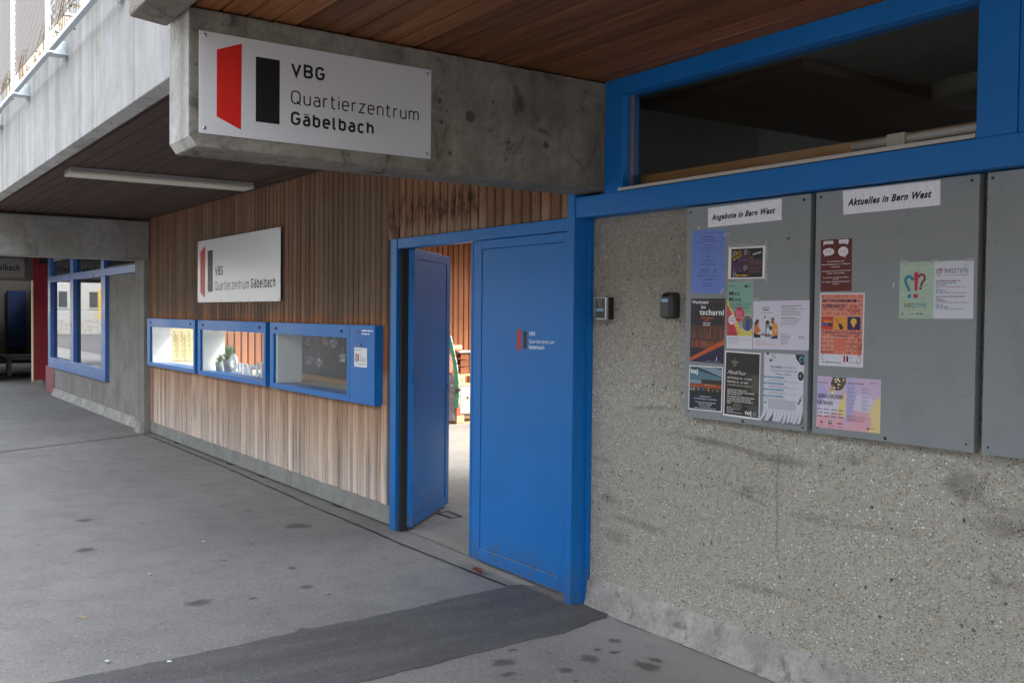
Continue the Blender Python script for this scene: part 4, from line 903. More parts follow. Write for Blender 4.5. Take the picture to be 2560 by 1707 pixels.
for i, y in enumerate((3.735, 3.825, 3.922)):
    g = G()
    for k in range(12):
        z = 1.36-k*.030; a = (k % 2)*.008-.004+k*.0018; wd = .018-.001*k
        g.face([(-13.25+.008*(k % 2), y+a-wd, z), (-13.25, y+a+wd, z), (-13.245, y+a+.004, z-.040)])
    solo('paper_garland', g, flat((0.13, 0.24, 0.08), 0.7), ['green paper garland hanging nearest the white side panel', 'middle green paper garland of the three in the far case', 'green paper garland nearest the middle case'][i], 'garland', 'green garlands in the far display case')

# ------------------------------------------------------------------ notice boards
def nboard(x0, x1, label, holes):
    T = thing('notice_board', ((x0+x1)/2, 3.52, 1.65), label, 'notice board', 'grey notice boards on the aggregate wall')
    g = G(); g.box(x0, x1, 3.4995, 3.535, 1.122, 2.160); part('board_panel', g, M['boardpaint'], T, .0015)
    g = G(); g.box(x0+.05, x0+.09, 3.535, 3.56, 1.15, 2.14); g.box(x1-.09, x1-.05, 3.535, 3.56, 1.15, 2.14); part('mounting_batten', g, M['rubber'], T)
    for (x, z, r) in holes: g = G(); g.cyl((x, 3.4996, z), (x, 3.4975, z), r, n=12); part('screw', g, M['black'], T)
    return T
nboard(-3.530, -2.778, 'grey notice board nearest the blue door, crowded with flyers', [(-3.505, 2.135, .006), (-2.815, 2.135, .007), (-3.50, 1.150, .004), (-3.145, 1.134, .007), (-2.80, 1.138, .005)])
nboard(-2.750, -2.016, 'middle grey notice board with a large empty area', [(-2.725, 2.138, .006), (-2.045, 2.138, .006), (-2.72, 1.147, .004), (-2.39, 1.136, .007), (-2.045, 1.152, .004)])
nboard(-1.985, -1.245, 'grey notice board cut off by the picture edge, without flyers', [(-1.965, 2.138, .006), (-1.27, 2.138, .006), (-1.96, 1.15, .004)])

YB = 3.4992
def poster(name, quad, label, cat='poster', bg_=M['paper'], bulge=0.0, group=None):
    cx = sum(p[0] for p in quad)/4; cz = sum(p[1] for p in quad)/4
    T = thing(name, (cx, YB, cz), label, cat, group); s = Sheet(quad, wall_to3(YB)); s.bulge = bulge
    b = Sheet(quad, wall_to3(YB)); b.bulge = bulge; b.rect(0, 0, b.w, b.h, bg_, .9)
    # give the sheet its own (thin) body
    b.g.prism([b.P(0, 0, 0), b.P(b.w, 0, 0), b.P(b.w, b.h, 0), b.P(0, b.h, 0)], (0, .0004, 0)); b.build('paper_sheet', T); return T, s
TAPE = None
mt = N('clear_tape', 0.15, 0.6); tr = mt.new('ShaderNodeBsdfTransparent'); mx = mt.new('ShaderNodeMixShader'); mx.inputs[0].default_value = 0.35
mt.color((0.62, 0.64, 0.60)); mt.t.links.new(tr.outputs[0], mx.inputs[1]); mt.t.links.new(mt.b.outputs[0], mx.inputs[2]); mt.t.links.new(mx.outputs[0], mt.t.nodes['Material Output'].inputs[0]); TAPE = mt.mat
def tape(T, x0, x1, z0, z1, rot=0):
    g = G(); cx, cz = (x0+x1)/2, (z0+z1)/2; ca, sa = math.cos(rot), math.sin(rot)
    g.face([(cx+(x-cx)*ca-(z-cz)*sa, YB-.0022, cz+(x-cx)*sa+(z-cz)*ca) for x, z in ((x0, z0), (x1, z0), (x1, z1), (x0, z1))]); part('tape_strip', g, TAPE, T)

def m_film():
    n = N('taped_paper', 0.22, 0.6); s = n.noise(1.0, 3, 0.6, n.vec(scale=(26, 1, 9)), 2.5)
    n.color((0.82, 0.82, 0.87)); n.bump(s, 0.006, 1.0); n.rough(n.step(s, .4, .6, .18, .4)); return n.mat
FILM = m_film()
BK = (20, 20, 24)
def heading(quad, t, label):
    T, s = poster('heading_strip', quad, label, 'heading', FILM)
    s.text(t, .05*s.w, .36*s.h, .27*s.h, BK, .87*s.w, .045, .35); s.build('lettering', T)
heading([(-3.3867, 2.1466), (-2.9371, 2.1522), (-2.9372, 2.0562), (-3.3863, 2.0528)], 'Angebote in Bern West', 'crumpled taped paper heading reading Angebote in Bern West')
heading([(-2.6148, 2.1548), (-2.1723, 2.1532), (-2.1709, 2.0568), (-2.61, 2.0539)], 'Aktuelles in Bern West', 'taped paper heading reading Aktuelles in Bern West')
# 1 blue flyer
T, s = poster('flyer', [(-3.4928, 2.0455), (-3.2715, 2.0376), (-3.274, 1.7294), (-3.4945, 1.7378)], 'periwinkle blue lunch menu flyer at the top of the crowded board', 'flyer', ink(104, 130, 205))
K = (38, 48, 110); W_, H_ = s.w, s.h
s.frame(.022, .250, W_-.02, .292, .0012, K); s.text('zäme ässe', W_/2, .270, .0095, K, .075, .01, .3, align='c'); s.words(.075, .258, .15, .006, K)
for t, y, wd in [('am Mittwoch', .231, .055), ('am Freitag, 28. Februar', .217, .10), ('um 12 Uhr', .203, .035), ('Salat', .176, .028), ('Pouletschenkel', .157, .085), ('Kartoffeln/Rüebli', .138, .098)]: s.text(t, W_/2+.003, y, .0068, K, wd, .006, align='c')
for y in (.116, .108, .100): s.words(.06, y, .12, .0045, K).words(.15, y, .165, .0045, K)
s.words(.045, .084, .175, .005, K); s.text('Tel.', .065, .066, .006, K, .013); s.words(.09, .066, .155, .008, K); s.words(.085, .046, .135, .005, K, align='c').words(.075, .035, .14, .005, K, align='c'); s.build('print', T)
tape(T, -3.285, -3.235, 2.005, 2.018); tape(T, -3.455, -3.435, 2.045, 2.065); tape(T, -3.30, -3.262, 1.735, 1.752, .5)
# 2 portrait workshop flyer
T, s = poster('flyer', [(-3.2496, 1.9494), (-3.0254, 1.946), (-3.0268, 1.7975), (-3.2514, 1.8004)], 'small black landscape flyer with yellow and purple text, white border', 'flyer', M['paper'])
Y_ = (205, 160, 30); Pp = (110, 55, 115)
s.rect(.018, .006, s.w-.015, s.h-.008, (26, 25, 28)); 
s.text('ICH MICH', .024, .098, .012, Y_, .062, .02, rot=.42, layer=3); s.text('BEWEGT', .033, .083, .012, Y_, .060, .02, rot=.42, layer=3)
s.text('PORTRAITES', .024, .062, .014, Pp, .10, .015, layer=3)
for y, a, b in ((.118, .108, .125), (.108, .095, .125), (.098, .088, .125), (.088, .06, .125), (.080, .065, .125), (.052, .026, .11), (.042, .026, .10), (.033, .026, .11)): s.words(a, y, b, .010, Pp, 3)
s.line([(.130, .015), (.130, .128)], .0012, Y_, 3)
for y in (.079, .066, .048, .030): s.line([(.136, y), (.204, y)], .001, Y_, 3)
for y in (.083, .070, .054, .038): s.words(.138, y, .200, .009, Pp, 3)
s.words(.05, .012, .125, .012, Y_, 3); s.words(.138, .094, .155, .007, Y_, 3); s.poly([(.150, .108), (.20, .118), (.20, .124), (.150, .114)], (205, 200, 225), 3)
for x, y in ((.04, .122), (.108, .124), (.108, .052), (.04, .022)):
    s.disc(x, y, .012, .010, (200, 200, 205), 3); s.disc(x, y, .0100, .0080, (26, 25, 28), 4); s.words(x-.008, y-.001, x+.008, .004, (200, 200, 205), 5); s.poly([(x-.006, y-.008), (x-.001, y-.009), (x-.007, y-.014)], (200, 200, 205), 3)
s.build('print', T)
tape(T, -3.19, -3.10, 1.944, 1.962); tape(T, -3.028, -3.008, 1.87, 1.965); tape(T, -3.03, -3.008, 1.785, 1.86); tape(T, -3.19, -3.09, 1.782, 1.80); tape(T, -3.252, -3.234, 1.944, 1.96)
# 3 mini move
T, s = poster('flyer', [(-3.2522, 1.7854), (-3.0949, 1.7838), (-3.0953, 1.4725), (-3.2542, 1.4713)], 'mint green Mini Move flyer with red, yellow and white circles', 'flyer', ink(128, 172, 158))
W_ = s.w
s.poly([(0, .205), (.03, .165), (.075, .061), (0, .061)], (205, 66, 78)); s.poly([(0, .235), (0, .205), (.03, .165), (.068, .061), (.105, .061), (.045, .16)], (228, 190, 100), 1.6); s.poly([(.068, .061), (W_, .061), (W_, .09), (.105, .115)], (214, 196, 90), 2.2); s.poly([(W_, .22), (.11, .13), (.14, .10), (W_, .12)], (150, 178, 140), 1.3)
s.rect(0, 0, W_, .0605, (214, 214, 226), 1.2)
s.text('Mini', .012, .250, .019, (28, 36, 38), .062, .012, layer=4); s.text('Move', .012, .223, .019, (28, 36, 38), .075, .012, layer=4)
s.text('Bern Steigerhubel,', .012, .205, .0095, (62, 100, 95), .135, layer=4); s.text('Bern Bethlehem', .012, .190, .0095, (62, 100, 95), .115, layer=4)
s.disc(.077, .160, .030, .034, (196, 50, 72), 4, 24); s.disc(.033, .135, .023, .023, (218, 214, 226), 5, 24); s.disc(.128, .120, .037, .040, (214, 214, 224), 5, 24); s.disc(.128, .120, .034, .037, (96, 104, 96), 6, 24)
s.poly([(.118, .090), (.140, .088), (.146, .125), (.130, .145), (.116, .125)], (52, 74, 140), 7); s.poly([(.100, .112), (.112, .095), (.114, .135), (.104, .14)], (130, 118, 92), 7); s.disc(.133, .148, .007, .008, (150, 105, 85), 8, 10)
for y in (.175, .165, .155, .145): s.words(.057, y, .095, .005, (235, 190, 200), 6)
for y in (.142, .135, .128): s.words(.017, y, .049, .004, (140, 90, 110), 6)
for y, b in ((.105, .04), (.095, .07), (.083, .075), (.073, .085), (.066, .07)): s.words(.012, y, b, .005, (120, 30, 45), 6)
for y in (.050, .042, .032, .022): s.words(.010, y, .075, .0035, (120, 120, 135), 3)
s.words(.085, .042, .15, .0035, (120, 120, 135), 3); s.words(.012, .293, .05, .005, (40, 60, 60), 4); s.rect(.108, .286, .122, .298, (26, 30, 34), 4); s.text('25', .124, .287, .010, (26, 30, 34), .018, layer=4)
s.build('print', T)
# 4 Werkstatt
T, s = poster('flyer', [(-3.492, 1.709), (-3.2657, 1.7081), (-3.2708, 1.3962), (-3.495, 1.3994)], 'dark Werkstatt im Tscharni flyer with white title and orange band', 'flyer', ink(40, 34, 40))
s.rect(.0, .10, s.w, .18, (96, 52, 38), 1.1); s.rect(0, .13, s.w, .172, (78, 46, 36), 1.3)
rr = random.Random(3)
for i in range(26):
    x = .008+i*.0082; h = rr.uniform(.025, .05); s.rect(x, .115, x+.006, .125+h, rr.choice([(120, 60, 40), (90, 60, 48), (140, 80, 55), (70, 44, 40), (110, 74, 58)]), 1.7)
for i in range(20):
    x = .01+i*.0105; s.rect(x, .07, x+.008, .07+rr.uniform(.025, .04), rr.choice([(140, 66, 40), (110, 55, 40), (150, 84, 55)]), 1.6)
s.rect(0, .108, s.w, .113, (60, 34, 30), 2); s.poly([(0, 0), (0, .018), (s.w, .115), (s.w, .09), (.003, .0)], (196, 88, 50), 2.4); s.poly([(.0, 0), (s.w, 0), (s.w, .09)], (34, 32, 66), 2.4)
s.text('Werkstatt', .008, .286, .016, (225, 225, 230), .110, .03, layer=4); s.text('im', .070, .262, .017, (225, 225, 230), .030, .03, layer=4); s.text('tscharni', .060, .232, .026, (225, 225, 230), .160, .035, layer=4)
s.line([(.125, .297), (.212, .297), (.212, .10)], .0015, (170, 78, 48), 3); s.line([(.020, .27), (.020, .05)], .0008, (90, 90, 130), 3)
s.words(.07, .214, .155, .009, (205, 92, 50), 4); s.words(.095, .203, .125, .009, (205, 92, 50), 4); s.words(.085, .190, .135, .007, (225, 225, 230), 4); s.words(.085, .180, .130, .007, (225, 225, 230), 4)
s.text('Stöbere in der Sammlung', .050, .018, .009, (196, 88, 50), .165, rot=.40, layer=5); s.line([(.178, .012), (.182, .030)], .004, (215, 215, 225), 5); s.words(.11, .006, .21, .004, (150, 150, 190), 5); s.build('print', T)
# 5 family paper
T, s = poster('flyer', [(-3.0925, 1.6949), (-2.7749, 1.697), (-2.7749, 1.4783), (-3.0916, 1.4743)], 'white landscape flyer with a drawn family at a table', 'flyer', ink(208, 206, 222), .004)
gy = (120, 120, 135); OR = (205, 110, 50); H_ = s.h
s.words(.055, .186, .10, .008, gy).words(.06, .176, .095, .008, (60, 60, 72)).words(.04, .164, .115, .004, gy)
s.poly([(.005, .052), (.05, .052), (.043, .062), (.004, .075)], (24, 24, 30)); s.poly([(.008, .105), (.03, .118), (.038, .095), (.052, .083), (.04, .078), (.02, .068), (.006, .074)], OR); s.disc(.028, .124, .010, .012, (178, 120, 96), 2, 12); s.poly([(.012, .10), (.010, .118), (.022, .135), (.036, .134), (.030, .122), (.020, .112)], (40, 26, 28), 3)
s.poly([(.072, .055), (.108, .055), (.104, .105), (.088, .118), (.076, .10)], (110, 132, 140)); s.disc(.088, .118, .009, .012, (150, 100, 78), 2, 12); s.poly([(.076, .10), (.078, .126), (.090, .133), (.100, .124), (.102, .106), (.094, .122), (.082, .114)], (34, 24, 26), 3)
s.poly([(.112, .058), (.148, .052), (.148, .10), (.140, .120), (.120, .124), (.110, .09)], (214, 150, 60), 1.5); s.disc(.118, .130, .010, .013, (170, 116, 90), 2, 12); s.poly([(.108, .134), (.112, .144), (.126, .142), (.126, .134), (.118, .138)], (36, 26, 24), 3); s.disc(.116, .122, .007, .005, (50, 34, 30), 3, 8)
s.disc(.107, .096, .009, .010, (50, 34, 30), 2.4, 10); s.poly([(.100, .060), (.116, .060), (.115, .086), (.102, .086)], (222, 222, 226), 2.2); s.poly([(.104, .048), (.148, .048), (.148, .066), (.120, .060)], (40, 60, 110), 3)
s.poly([(.03, .064), (.115, .060), (.115, .066), (.03, .069)], (120, 66, 44), 4); s.rect(.060, .068, .065, .076, (50, 40, 50), 5); s.disc(.071, .147, .004, .006, (30, 28, 30), 2, 10)
s.text('Haben Sie', .018, .033, .008, (214, 160, 70), .062, .006); s.text('Erziehungsfragen?', .018, .019, .008, (214, 160, 70), .115, .006)
s.words(.165, .194, .275, .0055, (80, 80, 95)).para(.165, .150, .30, .190, 6, .0045, gy).words(.165, .140, .25, .005, (80, 80, 95)).para(.165, .108, .30, .138, 4, .004, gy)
s.para(.165, .020, .22, .072, 8, .004, gy); s.words(.262, .058, .29, .007, gy).words(.264, .050, .292, .006, gy); s.build('print', T)
tape(T, -3.09, -3.05, 1.69, 1.71)
# 6 toj house
T, s = poster('flyer', [(-3.4978, 1.3796), (-3.2734, 1.3802), (-3.2776, 1.1635), (-3.4996, 1.1615)], 'white bordered flyer showing a youth house photo over dark blue', 'flyer', M['paper'])
W_, H_ = s.w, s.h; b = .005
s.rect(b, b, W_-b, H_-b, (26, 36, 54), 1); s.rect(b, .150, W_-b, H_-b, (84, 124, 142), 1.4); s.poly([(b, .205), (.07, H_-b), (W_-b, H_-b), (W_-b, .165)], (50, 62, 74), 1.8)
for k in range(3): s.poly([(.06+.03*k, H_-b), (.078+.03*k, H_-b), (W_-b, .178+.012*k), (W_-b, .170+.012*k)], (150, 180, 196), 2.2)
s.rect(b, .092, W_-b, .152, (56, 44, 38), 1.6); s.rect(b, .128, .085, .150, (120, 150, 160), 2); s.rect(b, .112, W_-b, .130, (160, 74, 38), 2.0)
rr = random.Random(5)
for i in range(22): x = rr.uniform(.01, .20); s.rect(x, .092, x+rr.uniform(.004, .012), rr.uniform(.10, .115), rr.choice([(70, 110, 130), (60, 90, 130), (150, 160, 110), (30, 40, 44), (200, 120, 60)]), 2.6+i*.03)
for i in range(8): x = rr.uniform(.1, .2); s.rect(x, .125, x+.006, .128, (240, 220, 170), 3.4)
s.rect(b, .078, W_-b, .096, (24, 36, 34), 3.5)
s.text('toj', .010, .180, .022, (235, 238, 240), .050, .04, layer=4)
for t, y, wd in [('JUGENDHAUS', .066, .075), ('GÜTERSTRASSE 25, 3018 BERN', .054, .155), ('AKTUELLE ÖFFNUNGSZEITEN', .037, .135), ('MI & DO 14-18 UHR', .028, .09), ('FR 16-22 UHR', .019, .07), ('JEDEN 2. SONNTAG 14-18 UHR', .0095, .145)]: s.text(t, W_/2+.002, y, .0056, (215, 225, 235), wd, .01, align='c', layer=4)
s.build('print', T)
# 7 Modi'hus
T, s = poster('flyer', [(-3.2605, 1.4602), (-3.0437, 1.4561), (-3.0451, 1.1488), (-3.268, 1.1512)], 'tall black flyer with white handwritten title and narrow white border', 'flyer', M['paper'])
W_, H_ = s.w, s.h
s.rect(.006, .008, W_-.005, H_-.006, (46, 43, 38)); s.rect(.13, .05, W_-.006, .21, (62, 58, 50), 1.5); s.rect(.17, .12, .215, .20, (84, 80, 70), 1.9); s.disc(.085, .05, .03, .02, (88, 84, 76), 1.8, 14); s.rect(.15, .03, W_-.006, .06, (70, 72, 78), 1.9)
s.disc(.062, .258, .026, .006, (110, 110, 104), 2, 16); s.poly([(.045, .256), (.08, .256), (.068, .236), (.056, .236)], (100, 100, 94), 2.2); s.rect(.058, .262, .066, .278, (90, 90, 86), 2)
Wt = (226, 226, 222); s.text("Modi'hus", .018, .200, .018, Wt, .115, 0, .6, layer=4); s.text('MITTWOCH 14 - 17 UHR', .020, .178, .0085, Wt, .150, .02, layer=4); s.text('FREITAG 16 - 21 UHR', .020, .160, .0085, Wt, .130, .02, layer=4)
s.words(.022, .147, .175, .0065, (170, 170, 165), 4)
for y, b_ in ((.124, .14), (.114, .19), (.104, .11), (.092, .19), (.082, .17), (.072, .18), (.062, .045)): s.words(.022, y, b_, .0075, (205, 205, 200), 4)
for y, b_ in ((.042, .05), (.034, .07), (.026, .06), (.018, .12)): s.words(.022, y, b_, .005, (200, 200, 196), 4)
s.text('toj', .133, .018, .019, Wt, .040, .04, layer=4); s.para(.180, .012, .215, .032, 4, .003, (190, 190, 186), 4); s.build('print', T)
# 8 Klavier with tear-off tabs
T, s = poster('flyer', [(-3.0222, 1.459), (-2.7976, 1.4574), (-2.8019, 1.2052), (-3.023, 1.2026)], 'white piano lesson flyer with teal stripes and curling tear-off tabs', 'flyer', ink(206, 206, 218))
W_, H_ = s.w, s.h; TL = (86, 146, 166)
s.text('KLAVIER', .040, .188, .0105, (24, 24, 30), .058, .02); s.text('UNTERRICHT', .098, .188, .0105, TL, .088, .01); s.text('bei Ihnen zu Hause für alle', W_/2+.003, .174, .0070, (34, 34, 42), .145, .012, align='c'); s.text('Niveaus in Bern!', W_/2, .159, .0070, (34, 34, 42), .09, .012, align='c')
for y in (.147, .119, .091, .062): s.rect(.0, y-.004, .115, y+.003, TL); s.words(.010, y-.002, .075, .004, (140, 190, 205), 3); s.words(.03, y-.013, .13, .004, (120, 120, 135)); s.words(.03, y-.019, .19, .004, (150, 150, 162))
for i in range(9): s.words(.028, .040-i*.0045, .185, .0032, (120, 120, 135))
def note(x, y, k, c):
    s.disc(x, y, .008*k, .006*k, c, 2, 12); s.line([(x+.007*k, y), (x+.007*k, y+.03*k)], .002*k, c, 2.4); s.poly([(x+.006*k, y+.03*k), (x+.018*k, y+.018*k), (x+.008*k, y+.022*k)], c, 3)
note(.038, .222, 1.1, (52, 110, 134)); note(.060, .236, .6, (70, 130, 150)); note(.010, .030, .9, (86, 146, 166)); note(.200, .038, .9, (60, 110, 130)); note(.207, .050, .8, (24, 40, 50))
s.poly([(.008, H_), (.032, H_), (.020, H_-.010)], (30, 38, 44)); s.poly([(.175, H_), (W_, H_), (W_, H_-.045), (.205, H_-.045), (.18, H_-.02)], (28, 34, 40)); s.disc(.208, H_-.020, .013, .014, TL, 3, 16); s.disc(.210, H_-.022, .007, .008, (28, 34, 40), 4, 12); s.disc(.207, H_-.095, .016, .020, (28, 38, 44), 2.5, 18); s.poly([(.195, H_-.095), (.213, H_-.083), (.210, H_-.105)], TL, 4)
s.build('print', T)
x = -3.023
for i in range(11):
    wd = .0200; xa = -3.023+i*.0201; bend = random.uniform(-.010, .004); g = G(); zt = 1.2030+.0024*i/11; L = .052+random.uniform(-.003, .003); dx = -.012 if i < 3 else random.uniform(-.004, .001)
    if i == 5 or i == 9: dx -= .003
    for k in range(4):
        t0, t1 = k/4, (k+1)/4
        f = lambda t: (xa+dx*t*t, YB-.0006-.014*t*t*(.5+random.Random(i).random()), zt-L*t)
        a, b = f(t0), f(t1); g.face([(a[0], a[1], a[2]), (b[0], b[1], b[2]), (b[0]+wd-.001, b[1]-.003*t1, b[2]), (a[0]+wd-.001, a[1]-.003*t0, a[2])])
    part('tear_off_tab', g, ink(200, 202, 214), T, smooth=True)
# 9 maroon
T, s = poster('flyer', [(-2.7218, 1.9541), (-2.565, 1.9537), (-2.5625, 1.7348), (-2.7179, 1.7331)], 'dark maroon flyer with four white speech bubbles', 'flyer', ink(96, 28, 26))
Wt = (226, 222, 230); s.rect(.014, .201, .064, .214, Wt); s.poly([(.014, .201), (.022, .201), (.012, .195)], Wt, 1.5); s.rect(.092, .200, .140, .217, Wt); s.poly([(.125, .200), (.135, .200), (.134, .193)], Wt, 1.5)
s.disc(.040, .168, .029, .016, Wt, 1, 20); s.poly([(.022, .158), (.035, .154), (.018, .149)], Wt, 1.5); s.disc(.114, .166, .025, .021, Wt, 1, 20); s.poly([(.110, .148), (.122, .149), (.125, .139)], Wt, 1.5)
for x, y, b_ in ((.024, .206, .05), (.1, .207, .132), (.022, .172, .056), (.026, .166, .055), (.098, .166, .130)): s.words(x, y, b_, .003, (110, 90, 110), 3)
for t, y, wd in [('Neu ab September 2024', .124, .085), ('MieterInnenberatung im Treffpunkt', .112, .145), ('Untermatt', .101, .042), ('Wir beraten Sie kostenlos bei Fragen rund ums', .084, .145), ('Wohnen - Ohne Anmeldung', .074, .09), ('Wann: Jeden 2. und 4. Mittwoch im Monat', .056, .130), ('17-19 Uhr', .047, .028), ('Wo: Treffpunkt Untermatt, Bümplizstrasse 21', .038, .142), ('3027 Bern', .029, .03)]: s.text(t, .077, y, .0050, Wt, wd, .02, align='c', layer=3)
s.build('print', T)
# 10 Mittwochnami
T, s = poster('flyer', [(-2.7204, 1.7275), (-2.4973, 1.7259), (-2.4996, 1.4166), (-2.7206, 1.4159)], 'salmon brick-patterned Mittwochnami flyer with three pictures and red scribble', 'flyer', ink(214, 212, 224))
W_, H_ = s.w, s.h
s.rect(.006, .050, W_-.006, H_-.006, (226, 200, 196), 1)
rr = random.Random(9)
for r in range(14):
    y = .051+r*.0181; x = .007-(r % 2)*.02
    while x < W_-.007:
        a = max(.007, x); b_ = min(W_-.007, x+.0385)
        if b_ > a: s.rect(a, y, b_, y+.0166, rr.choice([(206, 118, 94), (210, 124, 100), (200, 112, 90)]), 1.5)
        x += .040
NV = (34, 42, 84); s.text('MITTWOCHNAMI IM', .016, .270, .0145, NV, .165, .022, layer=4); s.text('GÄBELBACH', .016, .247, .0145, NV, .112, .022, layer=4); s.text('AB DER', .148, .247, .009, (150, 50, 40), .042, .02, layer=4); s.text('4. KLASSE', .142, .229, .009, (150, 50, 40), .058, .02, layer=4)
s.rect(.010, .155, .070, .210, (196, 66, 48), 3); s.rect(.0715, .155, .140, .210, (224, 152, 62), 3); s.rect(.1415, .155, .205, .210, (30, 42, 86), 3)
s.disc(.026, .177, .012, .009, (40, 96, 150), 4, 14); s.disc(.055, .177, .013, .009, (40, 44, 84), 4, 14); s.poly([(.018, .184), (.03, .196), (.06, .190), (.068, .182), (.045, .184)], (226, 140, 50), 4.5)
s.line([(.082, .200), (.102, .178)], .003, (40, 50, 60), 4); s.disc(.106, .172, .008, .009, (36, 50, 62), 5, 12); s.disc(.112, .164, .009, .009, (36, 50, 62), 5.3, 12)
s.disc(.172, .190, .015, .014, (232, 176, 66), 4, 16); s.poly([(.164, .182), (.180, .182), (.178, .170), (.166, .170)], (232, 176, 66), 4.4); s.poly([(.165, .170), (.179, .170), (.174, .160), (.169, .160)], (190, 60, 50), 4.4)
s.text('SPIELEN, MUSIK UND PLATZ FÜR DEINE IDEEN', .016, .138, .0075, NV, .185, .015, layer=4); s.text('IM GZ & PROGRAMM', .072, .125, .006, NV, .07, .01, layer=4)
s.rect(.076, .064, .132, .118, (214, 112, 90), 3); s.words(.010, .060, .07, .006, (150, 40, 30), 3).words(.010, .054, .06, .006, (150, 40, 30), 3)
c = (150, 40, 24)
s.line([(.215, .15), (.178, .12), (.165, .085), (.205, .06), (.210, .10), (.185, .13), (.150, .075), (.148, .055), (.215, .095), (.20, .045), (.190, .02), (.202, .012), (.212, .03), (.195, .09), (.205, .135)], .0018, c, 5)
s.logo(.125, .017, .088, None); s.line(arc(.022, .037, .009, .010, 60, 330, 10), .0015, (40, 40, 50), 3); s.words(.018, .014, .115, .006, (40, 40, 50), 3); s.words(.155, .038, .17, .005, (90, 90, 100), 3).words(.155, .018, .20, .004, (90, 90, 100), 3); s.build('print', T)
# 11 Infotime
T, s = poster('flyer', [(-2.3389, 1.8444), (-2.0306, 1.8414), (-2.0286, 1.6226), (-2.3382, 1.621)], 'pale green and white Infotime flyer alone on the empty side of the board', 'flyer', ink(206, 208, 220))
W_, H_ = s.w, s.h
s.rect(0, 0, .149, H_, (168, 190, 172), 1.1)
def marks(x, y, k, L=3):
    t_, m_, d_ = (42, 130, 156), (190, 36, 84), (130, 28, 62)
    s.line(arc(x+.021*k, y+.072*k, .017*k, .017*k, 10, 180, 10)+[(x+.010*k, y+.055*k), (x+.024*k, y+.030*k)], .012*k, t_, L); s.rect(x+.016*k, y, x+.032*k, y+.015*k, t_, L)
    s.poly([(x+.044*k, y+.105*k), (x+.064*k, y+.105*k), (x+.060*k, y+.030*k), (x+.048*k, y+.030*k)], m_, L+1.5); s.rect(x+.042*k, y, x+.062*k, y+.016*k, m_, L)
    s.line(arc(x+.078*k, y+.082*k, .014*k, .014*k, 170, 0, 10)+[(x+.092*k, y+.075*k), (x+.080*k, y+.062*k), (x+.076*k, y+.048*k)], .009*k, d_, L); s.rect(x+.069*k, y+.034*k, x+.080*k, y+.044*k, d_, L)
marks(.022, .080, .95)
GR = (60, 64, 68); s.text('INFO', .024, .042, .0185, GR, .046, 0, layer=3); s.text('TIME', .072, .042, .0185, (42, 130, 156), .048, 0, layer=3); s.words(.026, .033, .122, .005, (190, 150, 150), 3)
s.text('gratis', .092, .070, .007, (110, 130, 110), .026, 0, .4, layer=3, rot=.35)
for x, y, b_ in ((.015, .19, .075), (.095, .19, .14), (.11, .14, .14), (.09, .11, .13), (.005, .086, .04)): s.line([(x, y), ((x+b_)/2, y+.008), (b_, y+.012)], .003, (196, 212, 200), 2.2)
s.rect(.010, .014, .013, .022, (150, 40, 36), 3); s.rect(.015, .014, .018, .022, (20, 20, 24), 3); s.words(.04, .017, .07, .004, (90, 130, 140), 3).words(.075, .016, .105, .007, (40, 80, 110), 3).words(.110, .010, .14, .003, (110, 120, 110), 3)
marks(.158, .164, .28); s.text('INFO', .193, .174, .0185, GR, .046, 0, layer=3); s.text('TIME', .241, .174, .0185, (42, 130, 156), .048, 0, layer=3); s.words(.193, .165, .288, .005, (200, 120, 140), 3); s.text('gratis', .268, .196, .007, (110, 150, 110), .026, 0, .4, layer=3, rot=.35)
for y, b_, c in ((.143, .255, (110, 50, 60)), (.135, .24, (60, 120, 150)), (.127, .20, (60, 120, 150)), (.120, .28, (150, 150, 160)), (.110, .19, (60, 120, 150)), (.103, .205, (60, 120, 150)), (.096, .28, (150, 150, 160)), (.083, .275, (110, 50, 60)), (.074, .19, (60, 120, 150)), (.067, .205, (60, 120, 150)), (.060, .29, (150, 150, 160)), (.050, .19, (60, 120, 150)), (.043, .21, (60, 120, 150)), (.036, .27, (150, 150, 160))): s.words(.157, y, b_, .0058, c, 3)
s.build('print', T); tape(T, -2.335, -2.30, 1.838, 1.853); tape(T, -2.20, -2.16, 1.837, 1.852); tape(T, -2.06, -2.025, 1.836, 1.850); tape(T, -2.315, -2.295, 1.612, 1.628)
# 12 Gesprächsrunden
T, s = poster('flyer', [(-2.7262, 1.3705), (-2.4136, 1.3725), (-2.4134, 1.153), (-2.7283, 1.1484)], 'two-page pastel Gesprächsrunden für Frauen flyer with a round food photo', 'flyer', ink(200, 178, 208))
W_, H_ = s.w, s.h; X = .1485
s.poly([(0, .10), (.04, .115), (.055, .15), (.03, .19), (0, .20)], (176, 170, 214)); s.poly([(0, 0), (X, 0), (X, .05), (.10, .07), (.04, .05), (0, .06)], (216, 168, 178), 1.3); s.poly([(X, .05), (X, .16), (.125, .13), (.10, .07)], (222, 202, 142), 1.5); s.poly([(0, .06), (.04, .05), (.10, .07), (.125, .13), (.055, .15), (.02, .10)], (208, 204, 222), 1.8)
s.poly([(X, .02), (X, H_), (.175, H_), (.20, .15), (.18, .09), (.165, .04)], (178, 172, 214), 1.2); s.poly([(W_, 0), (W_, .15), (.285, .13), (.26, .08), (.275, .03), (.25, 0)], (222, 202, 142), 1.4); s.poly([(X, 0), (.25, 0), (.275, .03), (.26, .08), (.20, .085), (.17, .05)], (214, 166, 178), 1.6); s.poly([(.20, .15), (.18, .09), (.20, .085), (.26, .08), (.285, .13), (.25, .16)], (206, 200, 222), 1.8)
